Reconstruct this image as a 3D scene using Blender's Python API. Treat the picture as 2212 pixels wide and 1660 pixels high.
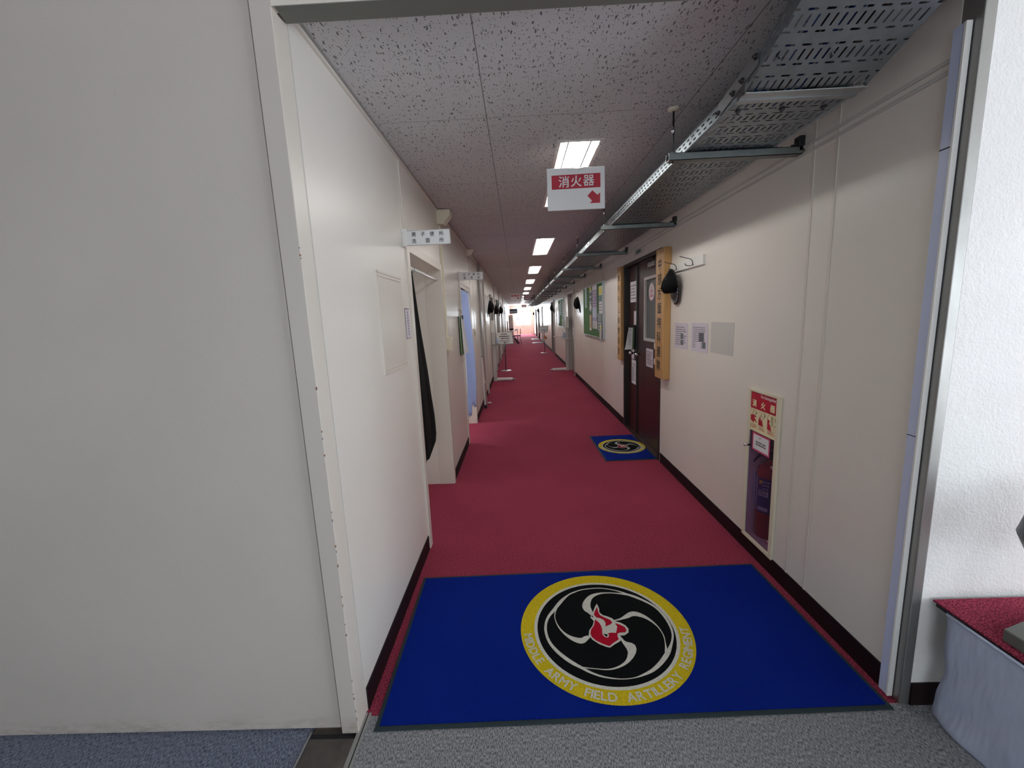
import bpy, bmesh, math, random
from mathutils import Vector, Matrix

# ------------------------------------------------------------------ scene, camera, light
for _o in list(bpy.data.objects):
    bpy.data.objects.remove(_o, do_unlink=True)
SC = bpy.context.scene
COL = SC.collection
CAM_H = 1.46
CEIL = 2.362
XL, XR = -0.633, 1.336
YEND = 34.0

cam_d = bpy.data.cameras.new('camera')
cam = bpy.data.objects.new('camera', cam_d)
COL.objects.link(cam)
cam_d.sensor_width = 36.0
cam_d.lens = 14.5046
cam_d.clip_start = 0.02
cam_d.clip_end = 300
_r = ((0.998978, 0.013138, -0.043256), (-0.040578, -0.161158, -0.986094), (-0.019926, 0.986841, -0.160460))
_m = Matrix(((_r[0][0], -_r[1][0], -_r[2][0], 0), (_r[0][1], -_r[1][1], -_r[2][1], 0),
             (_r[0][2], -_r[1][2], -_r[2][2], CAM_H), (0, 0, 0, 1)))
cam.matrix_world = _m
SC.camera = cam

SC.view_settings.view_transform = 'Standard'
SC.view_settings.look = 'None'
SC.view_settings.gamma = 1.0
SC.view_settings.exposure = 0.15
SC.view_settings.use_curve_mapping = False
try:
    SC.cycles.max_bounces = 14
    SC.cycles.diffuse_bounces = 7
    SC.cycles.glossy_bounces = 4
    SC.cycles.transparent_max_bounces = 24
    SC.cycles.sample_clamp_indirect = 6.0
    SC.cycles.caustics_reflective = False
    SC.cycles.caustics_refractive = False
    SC.cycles.use_denoising = True
except Exception:
    pass

W = bpy.data.worlds.new('world')
SC.world = W
W.use_nodes = True
_bg = W.node_tree.nodes['Background']
_bg.inputs[0].default_value = (0.90, 0.95, 1.0, 1)
_bg.inputs[1].default_value = 2.2


def area(name, loc, direction, sx, sy, power, color=(1, 1, 1)):
    d = bpy.data.lights.new(name, 'AREA')
    d.shape = 'RECTANGLE'
    d.size, d.size_y = sx, sy
    d.energy = power
    d.color = color
    o = bpy.data.objects.new(name, d)
    COL.objects.link(o)
    o.location = loc
    o.rotation_euler = Vector(direction).to_track_quat('-Z', 'Y').to_euler()
    return o


# daylight through the hall's windows (behind and beside the camera), the end doors and the washroom window
area('window_light_hall_side', (3.95, -0.2, 1.30), (-1, 0.12, -0.05), 2.2, 1.4, 82, (0.82, 0.91, 1.0))
area('window_light_hall_back', (0.6, -3.85, 1.6), (-0.1, 1, -0.06), 4.6, 1.5, 52, (0.80, 0.88, 1.0))
area('window_light_corridor_end', (0.42, 34.6, 1.6), (0, -1, -0.12), 1.9, 1.5, 780, (0.9, 0.96, 1.0))
area('window_light_washroom', (-2.3, 3.2, 1.3), (1, -0.05, -0.5), 0.9, 0.9, 7, (0.95, 0.98, 1.0))
area('fill_light_tearoom', (-2.2, 5.4, 1.5), (1, 0, -0.4), 0.8, 0.8, 24, (0.9, 0.95, 1.0))  # unseen lamp added behind the blue curtain to brighten it; no window here


# ------------------------------------------------------------------ colour and materials
def s2l(c):
    c = c / 255.0
    return c / 12.92 if c <= 0.04045 else ((c + 0.055) / 1.055) ** 2.4


def rgb(r, g, b):
    return (s2l(r), s2l(g), s2l(b), 1.0)


MATS = {}


class NT:
    """tiny node helper"""
    def __init__(self, name):
        self.m = bpy.data.materials.new(name)
        self.m.use_nodes = True
        self.t = self.m.node_tree
        self.t.nodes.clear()
        self.out = self.n('ShaderNodeOutputMaterial')
        self.p = self.n('ShaderNodeBsdfPrincipled')
        self.l(self.p.outputs[0], self.out.inputs[0])
        MATS[name] = self.m

    def n(self, kind, **kw):
        x = self.t.nodes.new(kind)
        for k, v in kw.items():
            setattr(x, k, v)
        return x

    def l(self, a, b):
        self.t.links.new(a, b)

    def math(self, op, a, b=None, c=None):
        x = self.n('ShaderNodeMath', operation=op)
        for i, v in enumerate((a, b, c)):
            if v is None:
                continue
            if isinstance(v, (int, float)):
                x.inputs[i].default_value = v
            else:
                self.l(v, x.inputs[i])
        return x.outputs[0]

    def mix(self, f, a, b):
        x = self.n('ShaderNodeMix', data_type='RGBA')
        for s, v in ((0, f), (6, a), (7, b)):
            if isinstance(v, (int, float, tuple)):
                x.inputs[s].default_value = v
            else:
                self.l(v, x.inputs[s])
        return x.outputs[2]

    def coord(self, which='Object', scale=None):
        c = self.n('ShaderNodeTexCoord').outputs[which]
        if scale is None:
            return c
        mp = self.n('ShaderNodeMapping')
        mp.inputs['Scale'].default_value = scale
        self.l(c, mp.inputs[0])
        return mp.outputs[0]

    def noise(self, vec, scale, detail=2.0, rough=0.5):
        x = self.n('ShaderNodeTexNoise')
        x.inputs['Scale'].default_value = scale
        x.inputs['Detail'].default_value = detail
        x.inputs['Roughness'].default_value = rough
        self.l(vec, x.inputs['Vector'])
        return x.outputs['Fac']

    def ramp(self, f, a, b):
        x = self.n('ShaderNodeMapRange')
        x.inputs[1].default_value = a
        x.inputs[2].default_value = b
        self.l(f, x.inputs[0])
        return x.outputs[0]

    def bump(self, h, strength, dist):
        x = self.n('ShaderNodeBump')
        x.inputs['Strength'].default_value = strength
        x.inputs['Distance'].default_value = dist
        self.l(h, x.inputs['Height'])
        self.l(x.outputs[0], self.p.inputs['Normal'])

    def set(self, col=None, rough=0.5, metal=0.0, spec=0.5):
        if col is not None:
            if isinstance(col, tuple):
                self.p.inputs['Base Color'].default_value = col
            else:
                self.l(col, self.p.inputs['Base Color'])
        self.p.inputs['Roughness'].default_value = rough
        self.p.inputs['Metallic'].default_value = metal
        self.p.inputs['Specular IOR Level'].default_value = spec
        return self.m


def plain(name, col, rough=0.5, metal=0.0, spec=0.5, var=0.06, vscale=14.0):
    """a plain finish with slight procedural unevenness"""
    t = NT(name)
    f = t.noise(t.coord(), vscale, 3.0)
    d = tuple(c * (1 - var) for c in col[:3]) + (1,)
    t.set(t.mix(f, col, d), rough, metal, spec)
    return t.m


def glow(name, col, strength):
    t = NT(name)
    t.set(col, 0.5)
    t.p.inputs['Emission Color'].default_value = col
    t.p.inputs['Emission Strength'].default_value = strength
    return t.m


def painted_wall(name, col, rough=0.33, bump=0.25, fine=160, dirt=0.05):
    t = NT(name)
    o = t.coord()
    big = t.noise(o, 1.4, 4.0)
    c = t.mix(t.ramp(big, 0.35, 0.75), col, tuple(x * (1 - dirt) for x in col[:3]) + (1,))
    sp = t.math('GREATER_THAN', t.noise(t.coord('Object', (1, 1, 0.8)), 75, 2.0), 0.79)
    c = t.mix(t.math('MULTIPLY', sp, 0.2), c, rgb(120, 110, 95))
    t.set(c, rough)
    hgt = t.math('ADD', t.noise(o, fine, 2.0), t.math('MULTIPLY', t.noise(o, 26, 2.0), 1.4))
    t.bump(hgt, bump, 0.0012)
    if name == 'panel_paint':
        # scuffs and grime gathered along the bottom edge of the big panel
        sp3 = t.n('ShaderNodeSeparateXYZ')
        t.l(o, sp3.inputs[0])
        low = t.ramp(sp3.outputs[2], 0.085, 0.012)
        gr = t.math('MULTIPLY', low, t.ramp(t.noise(t.coord('Object', (1, 1, 3)), 16, 4.0, 0.7), 0.42, 0.72))
        c2 = t.mix(t.math('MULTIPLY', gr, 0.55), c, rgb(112, 96, 74))
        t.l(c2, t.p.inputs['Base Color'])
    return t.m


def carpet(name, c1, c2, scale=330, streak=None, bump=0.6, rough=0.95, patches=0.12, pscale=1.1):
    t = NT(name)
    o = t.coord('Object', streak) if streak else t.coord()
    f = t.ramp(t.noise(o, scale, 2.0, 0.65), 0.39, 0.61)
    c = t.mix(f, c1, c2)
    pt = t.ramp(t.noise(t.coord(), pscale, 3.0), 0.35, 0.7)
    c = t.mix(t.math('MULTIPLY', pt, patches), c, tuple(min(1, x * 1.5 + 0.02) for x in c2[:3]) + (1,))
    t.set(c, rough, 0, 0.08)
    t.bump(f, bump, 0.003)
    return t.m


painted_wall('wall_paint', rgb(226, 220, 211))
painted_wall('panel_paint', rgb(194, 186, 178), rough=0.42, bump=0.2, dirt=0.08)
painted_wall('frame_paint', rgb(216, 208, 197), rough=0.36, bump=0.15)
painted_wall('grey_paint', rgb(150, 147, 142), rough=0.4, bump=0.12)
painted_wall('light_grey_paint', rgb(196, 193, 188), rough=0.4, bump=0.12)
painted_wall('end_door_paint', rgb(214, 184, 172), rough=0.45, bump=0.1)
plain('dark_gap', rgb(24, 24, 28), 0.8)
plain('maroon_vinyl', rgb(27, 9, 13), 0.6, spec=0.25)
plain('dark_brown_paint', rgb(52, 22, 22), 0.38)
plain('brown_frame', rgb(38, 28, 26), 0.4)
plain('white_plastic', rgb(232, 231, 226), 0.38)
plain('cream_plastic', rgb(222, 214, 190), 0.42)
plain('guard_plastic', rgb(196, 205, 232), 0.3)
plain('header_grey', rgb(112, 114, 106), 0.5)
plain('grey_plastic', rgb(140, 140, 138), 0.45)
plain('black_plastic', rgb(16, 16, 17), 0.45)
plain('black_cloth', rgb(9, 9, 10), 0.85, spec=0.2)
plain('black_vinyl', rgb(6, 6, 7), 0.8, spec=0.2)
plain('black_gloss', rgb(5, 5, 6), 0.25, spec=0.5)
plain('ink', rgb(22, 22, 24), 0.7)
plain('grey_ink', rgb(92, 92, 98), 0.8)
plain('brush_ink', rgb(26, 20, 16), 0.6)
plain('paper', rgb(226, 224, 226), 0.75)
plain('lilac_paper', rgb(212, 204, 214), 0.75)
plain('sign_white', rgb(228, 228, 226), 0.4)
plain('sign_red', rgb(178, 22, 48), 0.45)
plain('sign_cream', rgb(232, 222, 178), 0.5)
plain('pale_pink', rgb(226, 188, 196), 0.6)
plain('pink_frame', rgb(196, 70, 110), 0.5)
plain('navy', rgb(30, 40, 66), 0.5)
plain('pale_blue', rgb(188, 200, 216), 0.6)
plain('wine_board', rgb(56, 22, 28), 0.5)
plain('poster_purple', rgb(150, 132, 168), 0.55)
plain('poster_yellow', rgb(206, 196, 70), 0.55)
plain('poster_teal', rgb(84, 122, 128), 0.55)
plain('poster_grey', rgb(96, 104, 108), 0.55)
plain('poster_orange', rgb(196, 150, 96), 0.55)
plain('poster_green', rgb(150, 180, 130), 0.55)
plain('extinguisher_red', rgb(150, 8, 16), 0.3)
plain('label_blue', rgb(40, 52, 120), 0.45)
plain('mat_edge', rgb(26, 44, 50), 0.8)
plain('bronze_grey', rgb(96, 98, 92), 0.5)
plain('wood_brown', rgb(140, 100, 76), 0.6)
plain('white_table', rgb(232, 232, 236), 0.4)
plain('purple_cushion', rgb(60, 30, 60), 0.8)
plain('silver_thread', rgb(176, 176, 182), 0.35, 0.6)
plain('blue_cable', rgb(28, 60, 120), 0.5)
plain('brown_cable', rgb(70, 44, 36), 0.55)
plain('tube_reflector', rgb(236, 238, 240), 0.25)
glow('lamp_bar', (1.0, 0.975, 0.93, 1), 26.0)
plain('green_felt', rgb(88, 122, 84), 0.9, spec=0.1, var=0.15, vscale=60)


def metal(name, col, rough, scale=18, var=0.25, stretch=None):
    t = NT(name)
    o = t.coord('Object', stretch) if stretch else t.coord()
    f = t.noise(o, scale, 4.0, 0.6)
    t.set(t.mix(f, col, tuple(c * (1 - var) for c in col[:3]) + (1,)), rough, 1.0)
    rr = t.math('MULTIPLY_ADD', f, 0.2, rough - 0.08)
    t.l(rr, t.p.inputs['Roughness'])
    return t.m


metal('dull_galvanised', rgb(140, 145, 142), 0.5)
metal('galvanised', rgb(170, 176, 178), 0.36)
metal('stainless', rgb(176, 174, 170), 0.5, 7, 0.35, (1, 1, 0.4))
metal('chrome', rgb(205, 205, 208), 0.12, 10, 0.1)
metal('dark_steel', rgb(78, 78, 80), 0.4)
metal('aluminium', rgb(186, 188, 190), 0.35)
metal('threshold_steel', rgb(132, 126, 122), 0.5, 30, 0.4)


def make_ceiling():
    t = NT('ceiling_tile')
    o = t.coord()
    sep = t.n('ShaderNodeSeparateXYZ')
    t.l(o, sep.inputs[0])
    x, y = sep.outputs[0], sep.outputs[1]
    # board joints, 0.90 m x 0.915 m
    mx = t.math('ABSOLUTE', t.math('SUBTRACT', t.math('PINGPONG', t.math('ADD', x, 0.104), 0.45), 0.0))
    my = t.math('ABSOLUTE', t.math('SUBTRACT', t.math('PINGPONG', t.math('SUBTRACT', y, 2.055), 0.4575), 0.0))
    jx = t.math('LESS_THAN', mx, 0.0016)
    jy = t.math('LESS_THAN', my, 0.0011)
    joint = t.math('MAXIMUM', jx, jy)
    # worm-shaped fissures, mostly along the corridor, and pin holes
    wob = t.n('ShaderNodeTexNoise')
    wob.inputs['Scale'].default_value = 46
    wob.inputs['Detail'].default_value = 2
    t.l(o, wob.inputs['Vector'])
    sub = t.n('ShaderNodeVectorMath', operation='SUBTRACT')
    t.l(wob.outputs['Color'], sub.inputs[0])
    sub.inputs[1].default_value = (0.5, 0.5, 0.5)
    scl = t.n('ShaderNodeVectorMath', operation='SCALE')
    scl.inputs['Scale'].default_value = 0.017
    t.l(sub.outputs[0], scl.inputs[0])
    add = t.n('ShaderNodeVectorMath', operation='ADD')
    t.l(o, add.inputs[0])
    t.l(scl.outputs[0], add.inputs[1])

    def vor(scale, xs, ys, thr, keep):
        mp = t.n('ShaderNodeMapping')
        mp.inputs['Scale'].default_value = (xs, ys, 1)
        t.l(add.outputs[0], mp.inputs[0])
        v = t.n('ShaderNodeTexVoronoi', voronoi_dimensions='2D')
        v.inputs['Scale'].default_value = scale
        t.l(mp.outputs[0], v.inputs['Vector'])
        s2 = t.n('ShaderNodeSeparateColor')
        t.l(v.outputs['Color'], s2.inputs[0])
        # each cell's mark has its own size
        lim = t.math('MULTIPLY', t.ramp(s2.outputs[1], 0.0, 1.0), thr)
        a = t.math('LESS_THAN', v.outputs['Distance'], lim)
        return t.math('MULTIPLY', a, t.math('GREATER_THAN', s2.outputs[0], keep))
    f1 = vor(30, 3.0, 0.85, 0.25, 0.40)
    f2 = vor(95, 1, 1, 0.24, 0.45)
    holes = t.math('MAXIMUM', f1, f2)
    dark = t.math('MAXIMUM', holes, joint)
    base = t.mix(t.noise(o, 3.0, 2.0), rgb(206, 206, 206), rgb(198, 198, 198))
    t.set(t.mix(t.math('MULTIPLY', dark, 0.78), base, rgb(58, 52, 50)), 0.9, 0, 0.1)
    t.bump(t.math('SUBTRACT', 1.0, dark), 0.6, 0.003)


make_ceiling()


def make_perforated(name, rail=False):
    """galvanised sheet with slots punched through; UV in metres (u across, v along)"""
    t = NT(name)
    uv = t.n('ShaderNodeUVMap').outputs[0]
    sep = t.n('ShaderNodeSeparateXYZ')
    t.l(uv, sep.inputs[0])
    u, v = sep.outputs[0], sep.outputs[1]

    def slot(u, v, pu, pv, ou, ov, lu, lv):
        a = t.math('MODULO', t.math('ADD', u, 50.0 * pu - ou + pu / 2), pu)
        b = t.math('MODULO', t.math('ADD', v, 50.0 * pv - ov + pv / 2), pv)
        a = t.math('ABSOLUTE', t.math('SUBTRACT', a, pu / 2))
        b = t.math('ABSOLUTE', t.math('SUBTRACT', b, pv / 2))
        r = min(lu, lv) / 2
        a = t.math('MAXIMUM', t.math('SUBTRACT', a, lu / 2 - r), 0.0)
        b = t.math('MAXIMUM', t.math('SUBTRACT', b, lv / 2 - r), 0.0)
        d = t.math('ADD', t.math('MULTIPLY', a, a), t.math('MULTIPLY', b, b))
        return t.math('LESS_THAN', d, r * r)
    if rail:
        h = slot(u, v, 1.0, 0.05, 0.017, 0.0, 0.008, 0.026)
        h = t.math('MAXIMUM', h, slot(u, v, 1.0, 0.05, 0.037, 0.02, 0.008, 0.026))
    else:
        p = 0.1025
        h = slot(u, v, 0.05, p, 0.0, 0.0, 0.029, 0.0065)
        h = t.math('MAXIMUM', h, slot(u, v, 0.05, p, 0.012, 0.063, 0.029, 0.0065))
        h = t.math('MAXIMUM', h, slot(u, v, 0.025, p, 0.004, 0.0315, 0.0065, 0.036))
    f = t.noise(t.coord(), 22, 4.0, 0.6)
    t.set(t.mix(f, rgb(150, 159, 164), rgb(118, 127, 132)), 0.42, 0.9)
    tr = t.n('ShaderNodeBsdfTransparent')
    mx = t.n('ShaderNodeMixShader')
    t.l(h, mx.inputs[0])
    t.l(t.p.outputs[0], mx.inputs[1])
    t.l(tr.outputs[0], mx.inputs[2])
    t.l(mx.outputs[0], t.out.inputs[0])


make_perforated('perforated_tray')
make_perforated('perforated_rail', True)


def make_wood(name, c1, c2):
    t = NT(name)
    o = t.coord('Object', (14, 14, 1.2))
    f = t.noise(o, 3.2, 4.0, 0.55)
    w = t.n('ShaderNodeTexWave')
    w.inputs['Scale'].default_value = 1.6
    w.inputs['Distortion'].default_value = 6
    t.l(o, w.inputs['Vector'])
    f = t.math('ADD', t.math('MULTIPLY', f, 0.6), t.math('MULTIPLY', w.outputs['Fac'], 0.3))
    t.set(t.mix(f, c1, c2), 0.42)


make_wood('plaque_wood', rgb(196, 156, 100), rgb(160, 112, 60))


def make_stucco():
    t = NT('textured_wallpaper')
    o = t.coord()
    f = t.math('ADD', t.noise(o, 120, 3.0, 0.6), t.math('MULTIPLY', t.noise(o, 48, 2.0), 0.8))
    t.set(t.mix(t.ramp(t.noise(o, 3, 3.0), 0.3, 0.7), rgb(232, 231, 228), rgb(224, 222, 219)), 0.7)
    t.bump(f, 0.55, 0.003)


make_stucco()


def make_cloth(name, c):
    t = NT(name)
    o = t.coord()
    t.set(t.mix(t.noise(o, 5, 3.0), c, tuple(x * 0.9 for x in c[:3]) + (1,)), 0.8, 0, 0.2)
    cr = t.noise(t.coord('Object', (1, 2.2, 0.9)), 5.5, 3.0, 0.5)
    cr2 = t.noise(t.coord('Object', (1, 5, 1.4)), 4.0, 2.0, 0.5)
    t.bump(t.math('ADD', t.math('MULTIPLY', t.math('ADD', cr, cr2), 12.0), t.noise(o, 900, 1.0)), 0.5, 0.0035)


make_cloth('table_cloth', rgb(196, 206, 232))
make_cloth('curtain_blue', rgb(196, 208, 236))
_cb = MATS['curtain_blue'].node_tree
_tl = _cb.nodes.new('ShaderNodeBsdfTranslucent')
_tl.inputs[0].default_value = rgb(196, 208, 236)
_ms = _cb.nodes.new('ShaderNodeMixShader')
_ms.inputs[0].default_value = 0.45
_pb = [n for n in _cb.nodes if n.type == 'BSDF_PRINCIPLED'][0]
_ou = [n for n in _cb.nodes if n.type == 'OUTPUT_MATERIAL'][0]
_cb.links.new(_pb.outputs[0], _ms.inputs[1])
_cb.links.new(_tl.outputs[0], _ms.inputs[2])
_cb.links.new(_ms.outputs[0], _ou.inputs[0])
make_cloth('curtain_white', rgb(216, 216, 214))


def make_glass(name, tint, alpha_mix):
    t = NT(name)
    tr = t.n('ShaderNodeBsdfTransparent')
    tr.inputs[0].default_value = tint
    t.p.inputs['Base Color'].default_value = tuple(c * 0.4 for c in tint[:3]) + (1,)
    t.p.inputs['Roughness'].default_value = 0.06
    mx = t.n('ShaderNodeMixShader')
    mx.inputs[0].default_value = alpha_mix
    t.l(tr.outputs[0], mx.inputs[1])
    t.l(t.p.outputs[0], mx.inputs[2])
    t.l(mx.outputs[0], t.out.inputs[0])


make_glass('clear_glass', (0.95, 0.98, 1.0, 1), 0.08)
make_glass('smoky_acrylic', (0.78, 0.66, 0.78, 1), 0.07)
t_ = NT('frosted_glass')
t_.set(t_.mix(t_.noise(t_.coord(), 2.5, 3.0), rgb(96, 104, 104), rgb(66, 72, 72)), 0.25, 0, 0.6)

carpet('red_carpet', rgb(86, 26, 44), rgb(186, 74, 98), 210, None, 0.8, 0.95, 0.10)
carpet('grey_carpet', rgb(92, 94, 98), rgb(160, 162, 166), 290, (1.0, 0.32, 1.0), 0.5, 0.95, 0.05, 2.0)
carpet('blue_grey_carpet', rgb(78, 84, 100), rgb(138, 144, 162), 270, (1.0, 0.32, 1.0), 0.5, 0.95, 0.05, 2.0)
carpet('mat_blue', rgb(0, 12, 84), rgb(4, 42, 150), 420, None, 0.5, 0.95, 0.05, 2.5)
carpet('mat_yellow', rgb(172, 148, 8), rgb(226, 204, 44), 420, None, 0.5, 0.95, 0.05, 3)
carpet('mat_white', rgb(184, 182, 172), rgb(224, 222, 214), 420, None, 0.5, 0.95, 0.0, 3)
carpet('mat_black', rgb(4, 5, 6), rgb(20, 22, 24), 420, None, 0.5, 0.95, 0.0, 3)
carpet('mat_red', rgb(140, 8, 30), rgb(188, 22, 52), 420, None, 0.5, 0.95, 0.0, 3)


# ------------------------------------------------------------------ mesh helpers
class B:
    def __init__(self):
        self.bm = bmesh.new()
        self.mats = []
        self.cur = 0

    def m(self, name):
        if name not in self.mats:
            self.mats.append(name)
        self.cur = self.mats.index(name)
        return self

    def face(self, pts):
        vs = [self.bm.verts.new(p) for p in pts]
        f = self.bm.faces.new(vs)
        f.material_index = self.cur
        return f

    def box(self, x0, x1, y0, y1, z0, z1):
        if x0 > x1: x0, x1 = x1, x0
        if y0 > y1: y0, y1 = y1, y0
        if z0 > z1: z0, z1 = z1, z0
        v = [self.bm.verts.new((x, y, z)) for x in (x0, x1) for y in (y0, y1) for z in (z0, z1)]
        for i in ((0, 1, 3, 2), (4, 6, 7, 5), (0, 4, 5, 1), (2, 3, 7, 6), (0, 2, 6, 4), (1, 5, 7, 3)):
            f = self.bm.faces.new([v[k] for k in i])
            f.material_index = self.cur
        return self

    def prism(self, pts, off):
        """polygon pts (3D) extruded by vector off"""
        off = Vector(off)
        a = [self.bm.verts.new(p) for p in pts]
        b = [self.bm.verts.new(Vector(p) + off) for p in pts]
        n = len(a)
        fs = [self.bm.faces.new(a), self.bm.faces.new(list(reversed(b)))]
        for i in range(n):
            fs.append(self.bm.faces.new((a[i], b[i], b[(i + 1) % n], a[(i + 1) % n])))
        for f in fs:
            f.material_index = self.cur
        return self

    def tube(self, path, r, n=10, cap=True):
        path = [Vector(p) for p in path]
        rings = []
        for i, p in enumerate(path):
            rr = r[i] if isinstance(r, (list, tuple)) else r
            d = (path[min(i + 1, len(path) - 1)] - path[max(i - 1, 0)]).normalized()
            up = Vector((0, 0, 1)) if abs(d.z) < 0.9 else Vector((1, 0, 0))
            u = d.cross(up).normalized()
            w = d.cross(u).normalized()
            rings.append([self.bm.verts.new(p + (u * math.cos(2 * math.pi * k / n) + w * math.sin(2 * math.pi * k / n)) * rr) for k in range(n)])
        for a, b in zip(rings, rings[1:]):
            for k in range(n):
                f = self.bm.faces.new((a[k], a[(k + 1) % n], b[(k + 1) % n], b[k]))
                f.smooth = True
                f.material_index = self.cur
        if cap:
            for rg in (rings[0], list(reversed(rings[-1]))):
                f = self.bm.faces.new(rg)
                f.material_index = self.cur
        return self

    def lathe(self, c, prof, n=24, a0=0.0, a1=2 * math.pi):
        """prof: list of (r, z) about the vertical axis through c"""
        full = abs(a1 - a0 - 2 * math.pi) < 1e-6
        steps = n if full else n + 1
        rings = []
        for r, z in prof:
            rings.append([self.bm.verts.new((c[0] + r * math.cos(a0 + (a1 - a0) * k / n), c[1] + r * math.sin(a0 + (a1 - a0) * k / n), c[2] + z)) for k in range(steps)])
        for a, b in zip(rings, rings[1:]):
            for k in range(n):
                f = self.bm.faces.new((a[k], a[(k + 1) % steps], b[(k + 1) % steps], b[k]))
                f.smooth = True
                f.material_index = self.cur
        return self

    def grid(self, fn, nu, nv, smooth=True):
        g = [[self.bm.verts.new(fn(i / nu, j / nv)) for j in range(nv + 1)] for i in range(nu + 1)]
        for i in range(nu):
            for j in range(nv):
                f = self.bm.faces.new((g[i][j], g[i + 1][j], g[i + 1][j + 1], g[i][j + 1]))
                f.smooth = smooth
                f.material_index = self.cur
        return self


ORG = {}


def setp(o, label=None, cat=None, group=None, kind=None):
    if label: o['label'] = label
    if cat: o['category'] = cat
    if group: o['group'] = group
    if kind: o['kind'] = kind
    return o


def obj(name, b, parent=None, mat=None, bevel=0.0, thick=0.0, fixn=True, org=None):
    """link builder b (world coordinates) as one mesh object, as a part of parent when given"""
    me = bpy.data.meshes.new(name)
    base = Vector(ORG.get(parent.name, (0, 0, 0))) if parent is not None else Vector(org or (0, 0, 0))
    if base.length:
        for v in b.bm.verts:
            v.co -= base
    if fixn:
        bmesh.ops.recalc_face_normals(b.bm, faces=b.bm.faces)
    b.bm.to_mesh(me)
    b.bm.free()
    for mn in ([mat] if mat and not b.mats else b.mats):
        me.materials.append(MATS[mn])
    o = bpy.data.objects.new(name, me)
    COL.objects.link(o)
    if parent is not None:
        o.parent = parent
        ORG[o.name] = tuple(base)
    elif org:
        o.location = org
        ORG[o.name] = tuple(org)
    if thick:
        s = o.modifiers.new('thick', 'SOLIDIFY')
        s.thickness = thick
        s.offset = 0
    if bevel:
        s = o.modifiers.new('bevel', 'BEVEL')
        s.width = bevel
        s.segments = 2
        s.limit_method = 'ANGLE'
        s.angle_limit = 0.6
    return o


def thing(name, label, cat, loc, group=None):
    o = bpy.data.objects.new(name, None)
    o.empty_display_size = 0.05
    COL.objects.link(o)
    o.location = loc
    ORG[o.name] = tuple(loc)
    return setp(o, label, cat, group)


def struct(name, b, mat=None, **kw):
    o = obj(name, b, None, mat, **kw)
    o['kind'] = 'structure'
    return o


def solo(name, b, label, cat, mat=None, group=None, org=None, **kw):
    if org is None:
        n = len(b.bm.verts)
        c = sum((v.co for v in b.bm.verts), Vector()) / max(n, 1)
        zz = min(v.co.z for v in b.bm.verts)
        org = (c.x, c.y, zz)
    return setp(obj(name, b, None, mat, org=org, **kw), label, cat, group)


def bx(mat, *a):
    return B().m(mat).box(*a)


_tc = {}


def glyph(s, size=1.0, offset=0.0):
    """list of (verts, faces) of the text s centred at the origin in the XY plane"""
    k = (s, offset)
    if k not in _tc:
        cu = bpy.data.curves.new('t', 'FONT')
        cu.body = s
        cu.size = 1.0
        cu.resolution_u = 3
        cu.offset = offset
        cu.align_x = 'CENTER'
        o = bpy.data.objects.new('t', cu)
        COL.objects.link(o)
        bpy.context.view_layer.update()
        dg = bpy.context.evaluated_depsgraph_get()
        me = o.evaluated_get(dg).to_mesh()
        vs = [tuple(v.co) for v in me.vertices]
        fs = [tuple(p.vertices) for p in me.polygons]
        o.evaluated_get(dg).to_mesh_clear()
        bpy.data.objects.remove(o)
        if vs:
            cx = (min(v[0] for v in vs) + max(v[0] for v in vs)) / 2
            cy = (min(v[1] for v in vs) + max(v[1] for v in vs)) / 2
            vs = [(v[0] - cx, v[1] - cy) for v in vs]
        _tc[k] = (vs, fs)
    vs, fs = _tc[k]
    return [(x * size, y * size) for x, y in vs], fs


DIRS = {'R': ((0, -1, 0), (0, 0, 1)), 'L': ((0, 1, 0), (0, 0, 1)), 'F': ((1, 0, 0), (0, 0, 1)), 'U': ((1, 0, 0), (0, 1, 0))}


def write(b, s, pos, size, facing, sx=1.0, bold=0.0, rot=0.0, mat=None):
    """add text s (centred at pos) to builder b; facing: R/L wall, F towards the camera, U on the floor"""
    ux, uy = (Vector(DIRS[facing][0]), Vector(DIRS[facing][1])) if isinstance(facing, str) else facing
    if mat: b.m(mat)
    vs, fs = glyph(s, size)
    pos = Vector(pos)
    c, sn = math.cos(rot), math.sin(rot)
    nn = ux.cross(uy)
    d = bold * size
    # heavier strokes: the outline set down a few times, each a hair higher
    for k, (du, dv) in enumerate(((0, 0), (d, 0), (-d, 0), (0, d), (0, -d)) if bold else ((0, 0),)):
        vv = []
        for x, y in vs:
            x = x * sx + du
            y = y + dv
            vv.append(b.bm.verts.new(pos + ux * (x * c - y * sn) + uy * (x * sn + y * c) + nn * (0.00003 * k)))
        for f in fs:
            try:
                ff = b.bm.faces.new([vv[i] for i in f])
                ff.material_index = b.cur
            except ValueError:
                pass
    return b


def rect(b, pos, w, h, facing, mat=None, rot=0.0):
    ux, uy = (Vector(DIRS[facing][0]), Vector(DIRS[facing][1])) if isinstance(facing, str) else facing
    if mat: b.m(mat)
    pos = Vector(pos)
    c, s = math.cos(rot), math.sin(rot)
    q = []
    for x, y in ((-w / 2, -h / 2), (w / 2, -h / 2), (w / 2, h / 2), (-w / 2, h / 2)):
        q.append(pos + ux * (x * c - y * s) + uy * (x * s + y * c))
    b.face(q)
    return b


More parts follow.
